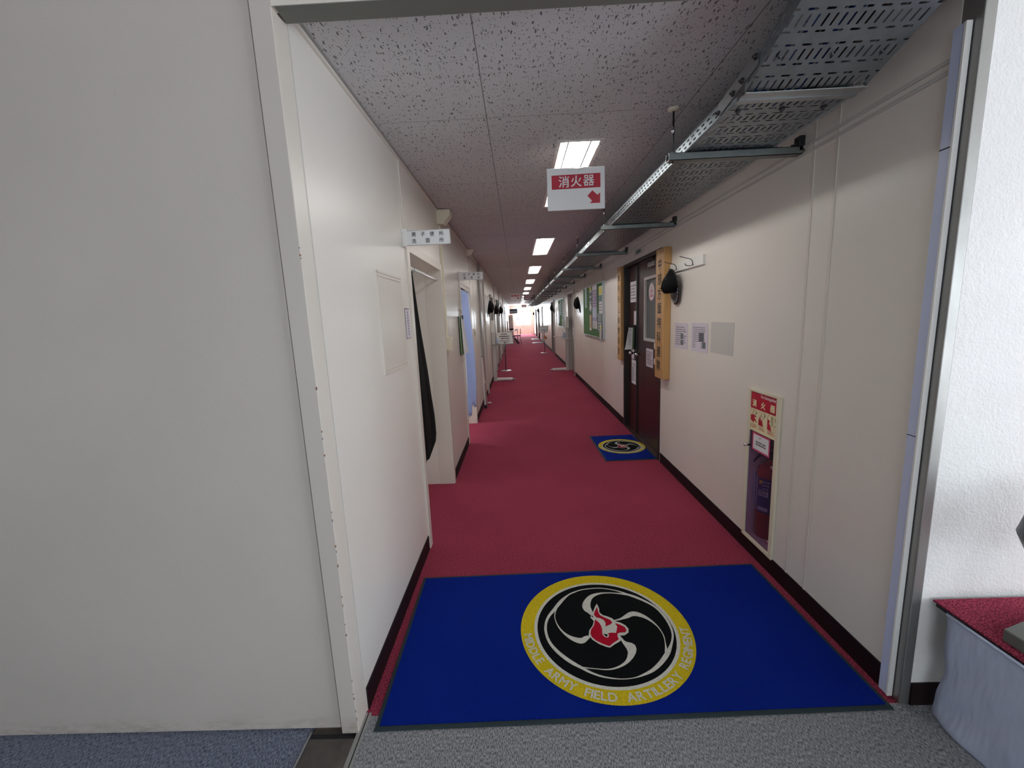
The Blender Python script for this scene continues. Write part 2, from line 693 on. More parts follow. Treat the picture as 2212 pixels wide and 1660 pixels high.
def print_rows(b, pos, w, h, rows, facing, seed=1, mat='grey_ink', fill=0.5):
    """rows of small printed marks, too small to be read in the photograph"""
    rnd = random.Random(seed)
    ux, uy = (Vector(DIRS[facing][0]), Vector(DIRS[facing][1])) if isinstance(facing, str) else facing
    pos = Vector(pos)
    rh = h / rows
    for i in range(rows):
        x = -w / 2
        end = w / 2 - rnd.random() * w * 0.3
        while x < end:
            l = rh * (0.3 + rnd.random() * 0.7)
            rect(b, pos + ux * (x + l / 2) + uy * (h / 2 - (i + 0.5) * rh), l, rh * fill, facing if isinstance(facing, str) else (ux, uy), mat)
            x += l + rh * 0.28
    return b


# ------------------------------------------------------------------ the building
def wall_with_openings(side, x, y0, y1, openings, thick=0.12, ztop=CEIL, mat='wall_paint', name=None):
    """corridor wall in the plane X = x with rectangular openings (ya, yb, za, zb)"""
    b = B().m(mat)
    s = 1 if side == 'R' else -1
    xa, xb = x, x + s * thick
    y = y0
    for ya, yb, za, zb in sorted(openings):
        b.box(xa, xb, y, ya, 0, ztop)
        if za > 0:
            b.box(xa, xb, ya, yb, 0, za)
        b.box(xa, xb, ya, yb, zb, ztop)
        y = yb
    b.box(xa, xb, y, y1, 0, ztop)
    return struct(name, b)


R_OPEN = [(2.098, 2.36, 0.108, 0.985), (3.93, 5.24, 0, 1.995), (9.86, 10.95, 0, 1.97), (15.2, 16.4, 0, 1.95),
          (22.1, 22.9, 0, 1.93), (25.4, 26.9, 0, 1.93), (28.6, 30.6, 0, 1.93)]
L_OPEN = [(2.51, 3.53, 0, 1.872), (4.72, 5.66, 0, 1.872), (9.75, 10.65, 0, 1.95), (12.7, 13.6, 0, 1.95),
          (16.2, 17.1, 0, 1.95), (20.2, 21.1, 0, 1.95)]
wall_with_openings('R', XR, 1.385, YEND, R_OPEN, name='wall_right')
wall_with_openings('L', XL, 1.345, YEND, L_OPEN, name='wall_left')

# corridor and hall floors
b = B().m('red_carpet').box(XL - 0.36, XR + 0.14, 1.325, YEND, -0.06, 0.0)
struct('floor', b)
b = B().m('grey_carpet').box(-0.613, 4.2, -4.0, 1.325, -0.06, 0.0)
struct('floor', b)
b = B().m('blue_grey_carpet').box(-4.6, -0.809, -4.0, 1.325, -0.06, 0.0)
struct('floor', b)
b = B().m('threshold_steel').box(-0.807, -0.64, -0.4, 1.3, -0.06, -0.004).m('aluminium').box(-0.812, -0.805, -0.4, 1.27, -0.05, 0.003)
b.m('dark_gap').box(-0.807, -0.64, 1.245, 1.262, -0.02, -0.0035)
struct('trim_1', b)
b = B().m('grey_plastic').box(-0.640, -0.626, -0.4, 1.335, -0.05, 0.004).box(-0.621, -0.613, -0.4, 1.335, -0.05, 0.004)
b.m('dark_gap').box(-0.626, -0.621, -0.4, 1.335, -0.05, -0.004)
struct('trim_2', b)

# ceiling with holes for the recessed lamps
LAMPS = [2.36 + 2.745 * k for k in range(12)]
LX0, LX1, LLEN = 0.262, 0.478, 1.30
b = B().m('ceiling_tile')
b.box(XL - 0.1, LX0, 1.37, YEND, CEIL, CEIL + 0.02)
b.box(LX1, XR + 0.1, 1.37, YEND, CEIL, CEIL + 0.02)
y = 1.37
for ly in LAMPS:
    b.box(LX0, LX1, y, ly, CEIL, CEIL + 0.02)
    y = ly + LLEN
if y < YEND:
    b.box(LX0, LX1, y, YEND, CEIL, CEIL + 0.02)
struct('ceiling', b)
struct('ceiling', B().m('wall_paint').box(XL - 0.3, XR + 0.3, 1.36, YEND + 0.2, CEIL + 0.14, CEIL + 0.2))
struct('ceiling', B().m('wall_paint').box(-4.6, 4.2, -4.1, 1.30, 2.76, 2.8))

# shadow-gap moulding along the two ceiling edges
struct('trim_3', B().m('wall_paint').box(XL, XL + 0.012, 1.37, YEND, CEIL - 0.014, CEIL).m('grey_paint').box(XL + 0.012, XL + 0.02, 1.37, YEND, CEIL - 0.004, CEIL))
struct('trim_4', B().m('light_grey_paint').box(XR - 0.012, XR, 1.385, YEND, CEIL - 0.014, CEIL))

# header over the opening
b = B().m('frame_paint').box(-0.633, 1.37, 1.257, 1.285, 2.318, 2.76)
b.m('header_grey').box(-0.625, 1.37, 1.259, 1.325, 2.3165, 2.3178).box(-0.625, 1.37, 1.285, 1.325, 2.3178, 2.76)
b.m('light_grey_paint').box(-0.63, 1.37, 1.325, 1.372, 2.346, 2.76)
struct('trim_5', b)

# hall: partition panel with its frame strip, textured wall, outer walls with windows
b = B().m('panel_paint').box(-4.6, -0.7025, 1.272, 1.30, 0.012, 2.76)
b.m('dark_gap').box(-0.712, -0.690, 1.296, 1.31, 0.0, 2.76)
struct('wall_front', b, bevel=0.002)
b = B().m('frame_paint').box(-0.692, -0.633, 1.2585, 1.345, 0.004, 2.76)
b.m('panel_paint').box(-0.692, -0.6345, 1.257, 1.2585, 0.004, 2.76)
_rn = random.Random(31)
for _i in range(26):      # chipped paint along the worn corner
    _z = _rn.choice((0.15, 0.4, 0.55, 0.75, 0.95, 1.15, 1.4, 1.65)) + _rn.uniform(-0.12, 0.12)
    _h = _rn.uniform(0.002, 0.010)
    b.m(_rn.choice(('wood_brown', 'grey_plastic', 'wood_brown'))).box(-0.6355 - _rn.uniform(0, 0.002), -0.6327, 1.2566, 1.2595, _z, _z + _h)
struct('trim_6', b, bevel=0.003)
b = B().m('frame_paint').box(-0.692, -0.6335, 1.345, 1.352, 0.0, CEIL)
b.m('light_grey_paint').box(-0.6345, -0.6318, 1.336, 1.341, 0.14, CEIL)
struct('trim_7', b)
b = B().m('textured_wallpaper').box(1.372, 4.2, 1.322, 1.40, 0.0, 2.76)
struct('wall_hall', b)
b = B().m('stainless').box(1.337, 1.371, 1.320, 1.384, 0.0, 2.76)
struct('trim_8', b, bevel=0.003)
b = B().m('maroon_vinyl').box(1.372, 4.0, 1.314, 1.322, 0.0, 0.088)
struct('baseboard_hall', b)
b = B().m('wall_paint')
for a in ((-4.6, -1.7, 0, 2.76), (2.9, 4.2, 0, 2.76), (-1.7, 2.9, 0, 0.85), (-1.7, 2.9, 2.35, 2.76)):
    b.box(a[0], a[1], -4.1, -4.0, a[2], a[3])
struct('wall_back', b)
b = B().m('wall_paint')
for a in ((-4.1, -1.35, 0, 2.76), (1.0, 1.4, 0, 2.76), (-1.35, 1.0, 0, 0.6), (-1.35, 1.0, 2.1, 2.76)):
    b.box(4.1, 4.2, a[0], a[1], a[2], a[3])
struct('wall_side', b)
struct('wall_far', B().m('wall_paint').box(-4.7, -4.6, -4.1, 1.3, 0, 2.76))


def window_frame(name, axis, p, a0, a1, z0, z1, n):
    b = B().m('aluminium')
    def bar(u0, u1, w0, w1):
        if axis == 'x': b.box(p - 0.03, p + 0.03, u0, u1, w0, w1)
        else: b.box(u0, u1, p - 0.03, p + 0.03, w0, w1)
    for w in (z0, z1 - 0.04):
        bar(a0, a1, w, w + 0.04)
    for k in range(n + 1):
        u = a0 + (a1 - a0 - 0.04) * k / n
        bar(u, u + 0.04, z0, z1)
    g = b.m('clear_glass')
    if axis == 'x': g.box(p - 0.003, p + 0.003, a0 + 0.02, a1 - 0.02, z0 + 0.02, z1 - 0.02)
    else: g.box(a0 + 0.02, a1 - 0.02, p - 0.003, p + 0.003, z0 + 0.02, z1 - 0.02)
    return struct(name, b)


window_frame('window_1', 'y', -4.05, -1.7, 2.9, 0.85, 2.35, 4)
window_frame('window_2', 'x', 4.15, -1.35, 1.0, 0.6, 2.1, 2)

# baseboards in the corridor
BB = 0.093


def baseboard(name, side, segs):
    b = B().m('maroon_vinyl')
    for y0, y1 in segs:
        if side == 'R': b.box(XR - 0.006, XR, y0, y1, 0, BB)
        else: b.box(XL, XL + 0.006, y0, y1, 0, BB)
    return struct(name, b)


def gaps(openings, y0, y1, pad=0.055):
    out, y = [], y0
    for o in sorted(openings):
        if o[2] > 0: continue
        out.append((y, o[0] - pad)); y = o[1] + pad
    out.append((y, y1))
    return out


baseboard('baseboard_right', 'R', gaps(R_OPEN, 1.39, YEND))
baseboard('baseboard_left', 'L', gaps(L_OPEN, 1.353, YEND))

# edge guard at the right of the opening
b = B().m('guard_plastic').box(1.318, 1.336, 1.352, 1.386, 0.008, 2.24)
b.m('white_plastic').box(1.316, 1.334, 1.346, 1.353, 0.008, 2.24)
b.m('dark_gap').box(1.3175, 1.319, 1.352, 1.387, 1.003, 1.006).box(1.3175, 1.319, 1.352, 1.387, 1.905, 1.909)
setp(solo('corner_guard', b, 'pale bluish-white plastic corner guard running up the edge of the opening beside the steel post', 'corner guard', bevel=0.002))

# battens and pipe moulding on the right wall
b = B().m('frame_paint')
for yy in (1.835, 1.972):
    b.box(XR - 0.004, XR, yy - 0.006, yy + 0.006, BB, CEIL - 0.014)
struct('trim_9', b, bevel=0.0015)
b = B().m('light_grey_paint').box(XR - 0.008, XR, 1.39, YEND, 2.158, 2.170).box(XR - 0.008, XR, 1.39, YEND, 2.126, 2.138)
struct('trim_10', b, bevel=0.002)
# wall panel joints
b = B().m('wall_paint')
y = 6.1
while y < YEND:
    if not any(o[0] - 0.1 < y < o[1] + 0.1 for o in L_OPEN): b.box(XL, XL + 0.0022, y - 0.008, y + 0.008, BB, CEIL - 0.014)
    if not any(o[0] - 0.1 < y + 0.4 < o[1] + 0.1 for o in R_OPEN): b.box(XR - 0.0016, XR, y + 0.393, y + 0.407, BB, CEIL - 0.014)
    y += 1.82
struct('trim_11', b)
b = B().m('frame_paint').box(XL, XL + 0.008, 2.452, 2.474, 1.872, CEIL - 0.014).box(XL, XL + 0.006, 3.585, 3.60, 1.9, CEIL - 0.014)
b.box(XL, XL + 0.006, 5.735, 5.75, 0.1, CEIL - 0.014)
struct('trim_12', b, bevel=0.002)
# pillar-like cover strips on the left wall
b = B().m('grey_paint').box(XL, XL + 0.03, 6.95, 7.25, 0.0, CEIL)
struct('trim_13', b, bevel=0.003)
b = B().m('light_grey_paint').box(XL, XL + 0.028, 7.9, 8.02, 0.0, CEIL).box(XL, XL + 0.028, 11.4, 11.62, 0, CEIL).box(XL, XL + 0.028, 14.3, 14.6, 0, CEIL).box(XL, XL + 0.028, 18.3, 18.6, 0, CEIL)
struct('trim_14', b, bevel=0.003)


def casing(name, side, o, w=0.045, proud=0.022, depth=0.12, mat='frame_paint'):
    """frame round an opening: two jambs and a head, lining the wall's thickness"""
    ya, yb, _, zt = o
    b = B().m(mat)
    if side == 'L': xo, xi = XL + proud, XL - depth - 0.003
    else: xo, xi = XR - proud, XR + depth + 0.003
    b.box(xo, xi, ya - w, ya + 0.012, 0, zt + w)
    b.box(xo, xi, yb - 0.012, yb + w, 0, zt + w)
    b.box(xo, xi, ya + 0.012, yb - 0.012, zt - 0.008, zt + w)
    return struct(name, b, bevel=0.002)


casing('trim_15', 'L', L_OPEN[0], proud=0.012)
casing('trim_16', 'L', L_OPEN[1], proud=0.010)
casing('trim_17', 'R', R_OPEN[1], w=0.03, proud=0.006, mat='brown_frame')

# washroom and tea room behind the left wall
def room(name, x0, y0, y1, z1, mat):
    b = B().m(mat)
    xw = XL - 0.123
    b.box(x0 - 0.05, x0, y0, y1, 0, z1)
    b.box(x0, xw, y0 - 0.05, y0, 0, z1)
    b.box(x0, xw, y1, y1 + 0.05, 0, z1)
    b.box(x0, xw, y0, y1, z1, z1 + 0.05)
    return struct(name, b)


room('wall_washroom', -2.6, 1.9, 4.05, 2.2, 'wall_paint')
struct('floor', B().m('light_grey_paint').box(-2.6, XL - 0.36, 1.9, 4.05, -0.06, 0.0))
room('wall_tearoom', -2.6, 4.2, 6.4, 2.2, 'wall_paint')
struct('floor', B().m('light_grey_paint').box(-2.6, XL - 0.36, 4.2, 6.4, -0.06, 0.0))
# side lining seen inside the first doorway
struct('trim_18', B().m('wall_paint').box(-1.30, XL - 0.121, 3.525, 3.56, 0.0, 2.2))


def plain_door(n, side, o, leaf, frame, handle=True, glass=False):
    ya, yb, _, zt = o
    s = 1 if side == 'R' else -1
    x = XR if side == 'R' else XL
    root = bpy.data.objects.new('door_%d' % n, None)
    COL.objects.link(root)
    root.location = (x, (ya + yb) / 2, 0)
    root['kind'] = 'structure'
    ORG[root.name] = tuple(root.location)
    b = B().m(frame)
    b.box(x - s * 0.02, x + s * 0.118, ya - 0.05, ya + 0.006, 0, zt + 0.05)
    b.box(x - s * 0.02, x + s * 0.118, yb - 0.006, yb + 0.05, 0, zt + 0.05)
    b.box(x - s * 0.02, x + s * 0.118, ya + 0.006, yb - 0.006, zt - 0.006, zt + 0.05)
    obj('door_frame', b, root)
    b = B().m(leaf).box(x + s * 0.055, x + s * 0.095, ya + 0.007, yb - 0.007, 0.005, zt - 0.007)
    obj('door_leaf', b, root)
    if glass:
        b = B().m('frosted_glass').box(x + s * 0.05, x + s * 0.057, ya + 0.2, yb - 0.2, 1.1, 1.75)
        obj('window_pane', b, root)
    if handle:
        b = B().m('chrome').tube([(x + s * 0.055, ya + 0.07, 0.98), (x + s * 0.0, ya + 0.07, 0.98), (x + s * 0.0, ya + 0.17, 0.98)], 0.011)
        obj('door_handle', b, root)
    return root


plain_door(2, 'R', R_OPEN[2], 'grey_paint', 'light_grey_paint')
plain_door(3, 'R', R_OPEN[3], 'grey_paint', 'grey_paint', glass=True)
plain_door(4, 'R', R_OPEN[4], 'grey_paint', 'light_grey_paint')
plain_door(5, 'R', R_OPEN[5], 'dark_brown_paint', 'brown_frame')
plain_door(6, 'R', R_OPEN[6], 'dark_brown_paint', 'brown_frame')
plain_door(7, 'L', L_OPEN[2], 'light_grey_paint', 'grey_paint')
plain_door(8, 'L', L_OPEN[3], 'light_grey_paint', 'grey_paint')
plain_door(9, 'L', L_OPEN[4], 'light_grey_paint', 'grey_paint', glass=True)
plain_door(10, 'L', L_OPEN[5], 'light_grey_paint', 'grey_paint')

# the near brown double door on the right
DX = 1.388
root = bpy.data.objects.new('door_1', None)
COL.objects.link(root)
root.location = (XR, 4.58, 0)
root['kind'] = 'structure'
ORG[root.name] = tuple(root.location)
b = B().m('dark_brown_paint')
# near leaf, built round its window opening (Y 4.07-4.57, Z 1.14-1.80)
for a in ((3.942, 4.07, 0.01, 1.985), (4.595, 4.83, 0.01, 1.985), (4.07, 4.595, 0.01, 1.14), (4.07, 4.595, 1.815, 1.985)):
    b.box(DX, DX + 0.04, a[0], a[1], a[2], a[3])
leaf = obj('door_leaf', b, root, bevel=0.002)
b = B().m('light_grey_paint')
for a in ((4.07, 4.10, 1.14, 1.815), (4.565, 4.595, 1.14, 1.815), (4.10, 4.565, 1.14, 1.17), (4.10, 4.565, 1.785, 1.815)):
    b.box(DX - 0.008, DX + 0.045, a[0], a[1], a[2], a[3])
obj('window_frame', b, leaf, bevel=0.002)
obj('window_pane', B().m('frosted_glass').box(DX + 0.015, DX + 0.02, 4.09, 4.575, 1.16, 1.795), leaf)
b = B().m('chrome').tube([(DX, 4.76, 0.975), (DX - 0.055, 4.76, 0.975)], 0.012).tube([(DX - 0.055, 4.77, 0.975), (DX - 0.058, 4.66, 0.975)], 0.010)
b.lathe((0, 0, 0), [(0.0, 0.0)], 3)
obj('door_handle', b, leaf)
b = B().m('grey_plastic').box(DX - 0.045, DX, 4.15, 4.36, 1.895, 1.945).m('dark_steel').box(DX - 0.05, DX - 0.035, 4.2, 4.62, 1.965, 1.978)
obj('door_closer', b, leaf, bevel=0.004)
b = B().m('dark_brown_paint').box(DX, DX + 0.04, 4.86, 5.225, 0.01, 1.985)
leaf2 = obj('door_leaf', b, root, bevel=0.002)
obj('meeting_stile', B().m('dark_steel').box(DX - 0.014, DX + 0.01, 4.835, 4.866, 0.01, 1.985), leaf2, bevel=0.003)
b = B().m('chrome').tube([(DX, 4.93, 0.975), (DX - 0.05, 4.93, 0.975)], 0.011).lathe((DX - 0.055, 4.93, 0.955), [(0.0, 0), (0.024, 0.004), (0.028, 0.02), (0.02, 0.036), (0.0, 0.04)], 12)
obj('door_knob', b, leaf2)
b = B().m('dark_gap').box(1.46, 1.5, 3.9, 5.27, 0, 2.1)
struct('wall_inner', b)
struct('trim_19', B().m('dark_brown_paint').box(XR - 0.004, XR + 0.12, 3.942, 5.228, -0.02, 0.008).m('dark_steel').box(XR - 0.006, XR + 0.0, 3.93, 5.24, 0, 0.011))

# end of the corridor: a pair of half-glazed doors with a transom light
b = B().m('end_door_paint')
EY = YEND
for a in ((-0.75, -0.29, 0, CEIL), (1.12, 1.5, 0, CEIL), (-0.29, 1.12, 2.27, CEIL)):
    b.box(a[0], a[1], EY, EY + 0.12, a[2], a[3])
struct('wall_end', b)
root = bpy.data.objects.new('door_11', None)
COL.objects.link(root)
root.location = (0.42, EY, 0)
root['kind'] = 'structure'
ORG[root.name] = tuple(root.location)
b = B().m('light_grey_paint')
for a in ((0.36, 0.44, 1.93, 2.27), (-0.29, 1.12, 1.86, 1.95), (-0.29, -0.25, 0, 2.27), (1.08, 1.12, 0, 2.27), (-0.29, 1.12, 2.24, 2.27)):
    b.box(a[0], a[1], EY + 0.01, EY + 0.09, a[2], a[3])
obj('door_frame', b, root)
for x0, x1, zb in ((-0.25, 0.415, 0.76), (0.417, 1.08, 0.76)):
    b = B().m('end_door_paint')
    b.box(x0, x1, EY + 0.02, EY + 0.06, 0.01, zb)
    b.m('light_grey_paint').box(x0, x0 + 0.075, EY + 0.02, EY + 0.06, zb, 1.86).box(x1 - 0.075, x1, EY + 0.02, EY + 0.06, zb, 1.86).box(x0, x1, EY + 0.02, EY + 0.06, 1.81, 1.86)
    lf = obj('door_leaf', b, root)
    obj('window_pane', B().m('clear_glass').box(x0 + 0.07, x1 - 0.07, EY + 0.035, EY + 0.041, zb, 1.82), lf)
obj('transom_pane', B().m('clear_glass').box(-0.26, 1.09, EY + 0.035, EY + 0.041, 1.94, 2.25), root)
b = B().m('dark_steel').lathe((0.45, EY + 0.0, 0.62), [(0.0, 0), (0.03, 0.0), (0.03, 0.05), (0, 0.05)], 10)
obj('door_knob', b, root)
EMB = {"ring":[[-0.355,0.618,-0.347,0.593],[-0.394,0.588,-0.381,0.556],[-0.435,0.552,-0.415,0.511],[-0.475,0.511,-0.449,0.465],[-0.509,0.467,-0.48,0.423],[-0.541,0.419,-0.511,0.379],[-0.572,0.37,-0.545,0.332],[-0.608,0.319,-0.583,0.283],[-0.646,0.263,-0.621,0.233],[-0.677,0.203,-0.65,0.182],[-0.699,0.141,-0.67,0.127],[-0.713,0.076,-0.683,0.07],[-0.72,0.011,-0.689,0.012],[-0.718,-0.055,-0.687,-0.048],[-0.709,-0.12,-0.679,-0.108],[-0.694,-0.183,-0.664,-0.165],[-0.672,-0.24,-0.643,-0.217],[-0.644,-0.293,-0.615,-0.266],[-0.612,-0.344,-0.584,-0.313],[-0.575,-0.394,-0.547,-0.359],[-0.534,-0.441,-0.506,-0.404],[-0.494,-0.482,-0.467,-0.443],[-0.455,-0.515,-0.431,-0.477],[-0.417,-0.541,-0.397,-0.507],[-0.383,-0.564,-0.364,-0.534],[-0.353,-0.586,-0.335,-0.559],[-0.325,-0.607,-0.309,-0.581],[-0.293,-0.627,-0.28,-0.603],[-0.256,-0.647,-0.244,-0.625],[-0.214,-0.667,-0.204,-0.646],[-0.168,-0.684,-0.16,-0.665],[-0.115,-0.697,-0.109,-0.681],[-0.057,-0.708,-0.053,-0.694],[-0.003,-0.714,0.001,-0.703],[0.048,-0.716,0.05,-0.705],[0.096,-0.713,0.098,-0.703],[0.141,-0.707,0.142,-0.697],[0.181,-0.701,0.182,-0.686],[0.219,-0.692,0.218,-0.672],[0.255,-0.681,0.254,-0.655],[0.293,-0.67,0.291,-0.638],[0.331,-0.656,0.326,-0.62],[0.37,-0.638,0.361,-0.598],[0.411,-0.613,0.396,-0.572],[0.452,-0.584,0.433,-0.542],[0.493,-0.551,0.47,-0.509],[0.534,-0.514,0.506,-0.472],[0.575,-0.474,0.543,-0.433],[0.613,-0.431,0.578,-0.395],[0.645,-0.386,0.612,-0.359],[0.672,-0.34,0.644,-0.322],[0.697,-0.295,0.674,-0.283],[0.722,-0.25,0.701,-0.242],[0.745,-0.204,0.723,-0.2],[0.764,-0.157,0.741,-0.157],[0.777,-0.109,0.752,-0.114],[0.786,-0.059,0.759,-0.069],[0.791,-0.01,0.762,-0.022],[0.792,0.041,0.762,0.026],[0.789,0.093,0.759,0.074],[0.782,0.146,0.753,0.125],[0.77,0.201,0.742,0.179],[0.753,0.257,0.728,0.234],[0.731,0.31,0.708,0.285],[0.702,0.356,0.681,0.329],[0.669,0.397,0.649,0.369],[0.634,0.435,0.614,0.405],[0.6,0.471,0.579,0.438],[0.565,0.504,0.542,0.466],[0.531,0.533,0.509,0.492],[0.502,0.553,0.482,0.512],[0.476,0.567,0.457,0.529],[0.446,0.583,0.429,0.55],[0.41,0.606,0.396,0.578],[0.369,0.631,0.359,0.609],[0.327,0.655,0.319,0.637],[0.282,0.675,0.276,0.659],[0.235,0.692,0.229,0.677],[0.188,0.707,0.183,0.692],[0.145,0.718,0.141,0.704],[0.103,0.727,0.1,0.712],[0.054,0.731,0.051,0.715],[-0.008,0.729,-0.01,0.713],[-0.077,0.723,-0.079,0.706],[-0.138,0.714,-0.139,0.696],[-0.184,0.703,-0.184,0.683],[-0.223,0.688,-0.221,0.667],[-0.258,0.673,-0.256,0.65],[-0.291,0.658,-0.288,0.634],[-0.322,0.641,-0.317,0.618]],"arms":[[[-0.08,0.224,-0.112,0.195],[-0.083,0.245,-0.122,0.211],[-0.089,0.276,-0.137,0.234],[-0.093,0.31,-0.152,0.257],[-0.097,0.344,-0.17,0.276],[-0.098,0.372,-0.191,0.304],[-0.094,0.381,-0.203,0.354],[-0.093,0.389,-0.194,0.412],[-0.09,0.41,-0.173,0.46],[-0.082,0.438,-0.148,0.501],[-0.07,0.47,-0.119,0.537],[-0.055,0.503,-0.085,0.57],[-0.031,0.533,-0.045,0.596],[0.002,0.56,-0.001,0.613],[0.044,0.583,0.045,0.623],[0.092,0.599,0.095,0.628],[0.146,0.605,0.15,0.628],[0.203,0.604,0.208,0.623],[0.261,0.597,0.267,0.615],[0.324,0.581,0.332,0.603],[0.387,0.56,0.397,0.588],[0.431,0.545,0.442,0.577]],[[0.113,0.089,0.115,0.11],[0.141,0.095,0.143,0.117],[0.181,0.103,0.182,0.126],[0.221,0.111,0.221,0.141],[0.258,0.121,0.256,0.163],[0.295,0.131,0.29,0.19],[0.327,0.141,0.321,0.212],[0.351,0.152,0.345,0.228],[0.367,0.16,0.368,0.24],[0.381,0.165,0.395,0.247],[0.401,0.167,0.424,0.246],[0.422,0.166,0.452,0.24],[0.447,0.159,0.481,0.224],[0.477,0.145,0.51,0.2],[0.51,0.126,0.54,0.169],[0.541,0.099,0.567,0.132],[0.57,0.066,0.591,0.09],[0.596,0.026,0.614,0.044],[0.617,-0.016,0.631,-0.004],[0.63,-0.061,0.643,-0.053],[0.638,-0.109,0.649,-0.102],[0.64,-0.156,0.651,-0.151],[0.635,-0.201,0.646,-0.198],[0.625,-0.245,0.636,-0.244],[0.613,-0.287,0.626,-0.286],[0.599,-0.329,0.619,-0.328],[0.583,-0.368,0.611,-0.367],[0.572,-0.395,0.607,-0.393]],[[0.135,-0.17,0.156,-0.155],[0.139,-0.193,0.164,-0.176],[0.145,-0.226,0.175,-0.203],[0.153,-0.263,0.191,-0.226],[0.164,-0.301,0.218,-0.237],[0.173,-0.337,0.253,-0.25],[0.172,-0.354,0.28,-0.282],[0.171,-0.352,0.28,-0.336],[0.174,-0.36,0.261,-0.381],[0.17,-0.383,0.237,-0.417],[0.158,-0.415,0.209,-0.452],[0.141,-0.451,0.174,-0.487],[0.118,-0.483,0.137,-0.518],[0.087,-0.511,0.097,-0.543],[0.051,-0.536,0.056,-0.563],[0.012,-0.555,0.014,-0.579],[-0.026,-0.569,-0.026,-0.59],[-0.066,-0.578,-0.067,-0.596],[-0.107,-0.582,-0.109,-0.597],[-0.15,-0.58,-0.153,-0.593],[-0.195,-0.573,-0.198,-0.584],[-0.239,-0.566,-0.242,-0.576],[-0.285,-0.557,-0.288,-0.569],[-0.33,-0.548,-0.334,-0.562],[-0.361,-0.541,-0.365,-0.557]],[[-0.195,-0.111,-0.19,-0.134],[-0.212,-0.113,-0.204,-0.149],[-0.236,-0.116,-0.224,-0.17],[-0.261,-0.122,-0.242,-0.188],[-0.282,-0.133,-0.256,-0.202],[-0.294,-0.142,-0.276,-0.219],[-0.302,-0.145,-0.306,-0.229],[-0.317,-0.145,-0.337,-0.225],[-0.34,-0.141,-0.366,-0.213],[-0.366,-0.132,-0.394,-0.195],[-0.396,-0.119,-0.422,-0.171],[-0.427,-0.101,-0.451,-0.141],[-0.457,-0.077,-0.478,-0.105],[-0.486,-0.044,-0.504,-0.065],[-0.513,-0.004,-0.528,-0.019],[-0.535,0.04,-0.548,0.03],[-0.552,0.088,-0.563,0.082],[-0.563,0.14,-0.573,0.136],[-0.568,0.19,-0.578,0.188],[-0.565,0.234,-0.575,0.235],[-0.555,0.274,-0.567,0.279],[-0.543,0.314,-0.557,0.321],[-0.525,0.355,-0.544,0.368],[-0.504,0.394,-0.529,0.414],[-0.488,0.422,-0.518,0.446]]],"flame":[[-0.006,0.413],[0.004,0.327],[-0.007,0.254],[0.023,0.205],[0.075,0.179],[0.124,0.145],[0.151,0.09],[0.206,0.066],[0.255,0.019],[0.275,-0.04],[0.258,-0.097],[0.199,-0.137],[0.152,-0.135],[0.158,-0.197],[0.108,-0.232],[0.06,-0.258],[-0.01,-0.306],[-0.046,-0.292],[-0.12,-0.245],[-0.181,-0.181],[-0.209,-0.108],[-0.191,-0.037],[-0.138,0.034],[-0.106,0.108],[-0.136,0.171],[-0.126,0.198],[-0.103,0.17],[-0.086,0.265],[-0.039,0.363]],"red":[[[-0.017,0.353],[-0.02,0.263],[-0.011,0.206],[0.037,0.161],[0.091,0.123],[0.111,0.077],[0.089,0.048],[0.043,0.027],[0.012,0.011],[0.029,0.065],[0.017,0.119],[-0.016,0.151],[-0.063,0.169],[-0.083,0.214],[-0.07,0.257]],[[-0.083,0.135],[-0.047,0.076],[-0.035,0.023],[-0.035,-0.029],[-0.05,-0.107],[-0.032,-0.149],[0.003,-0.16],[0.025,-0.13],[0.017,-0.095],[0.061,-0.087],[0.114,-0.094],[0.152,0.001],[0.139,0.061],[0.188,0.036],[0.238,-0.007],[0.246,-0.061],[0.222,-0.091],[0.157,-0.093],[0.127,-0.106],[0.117,-0.148],[0.12,-0.192],[0.086,-0.215],[0.037,-0.246],[-0.008,-0.284],[-0.069,-0.253],[-0.142,-0.196],[-0.179,-0.14],[-0.186,-0.087],[-0.165,-0.024],[-0.122,0.033]]],"eye":[[-0.035,-0.1],[-0.002,-0.108],[0.011,-0.13],[-0.015,-0.146]]}


# ------------------------------------------------------------------ ceiling lamps
PLACES = ['nearest one, partly behind the hanging sign', 'second along from the hanging extinguisher sign', 'third along the row',
          'fourth along the row', 'fifth along the row', 'sixth along the row', 'seventh along the row', 'eighth along the row', 'ninth along the row',
          'third from the end', 'second from the end', 'last before the end doors']


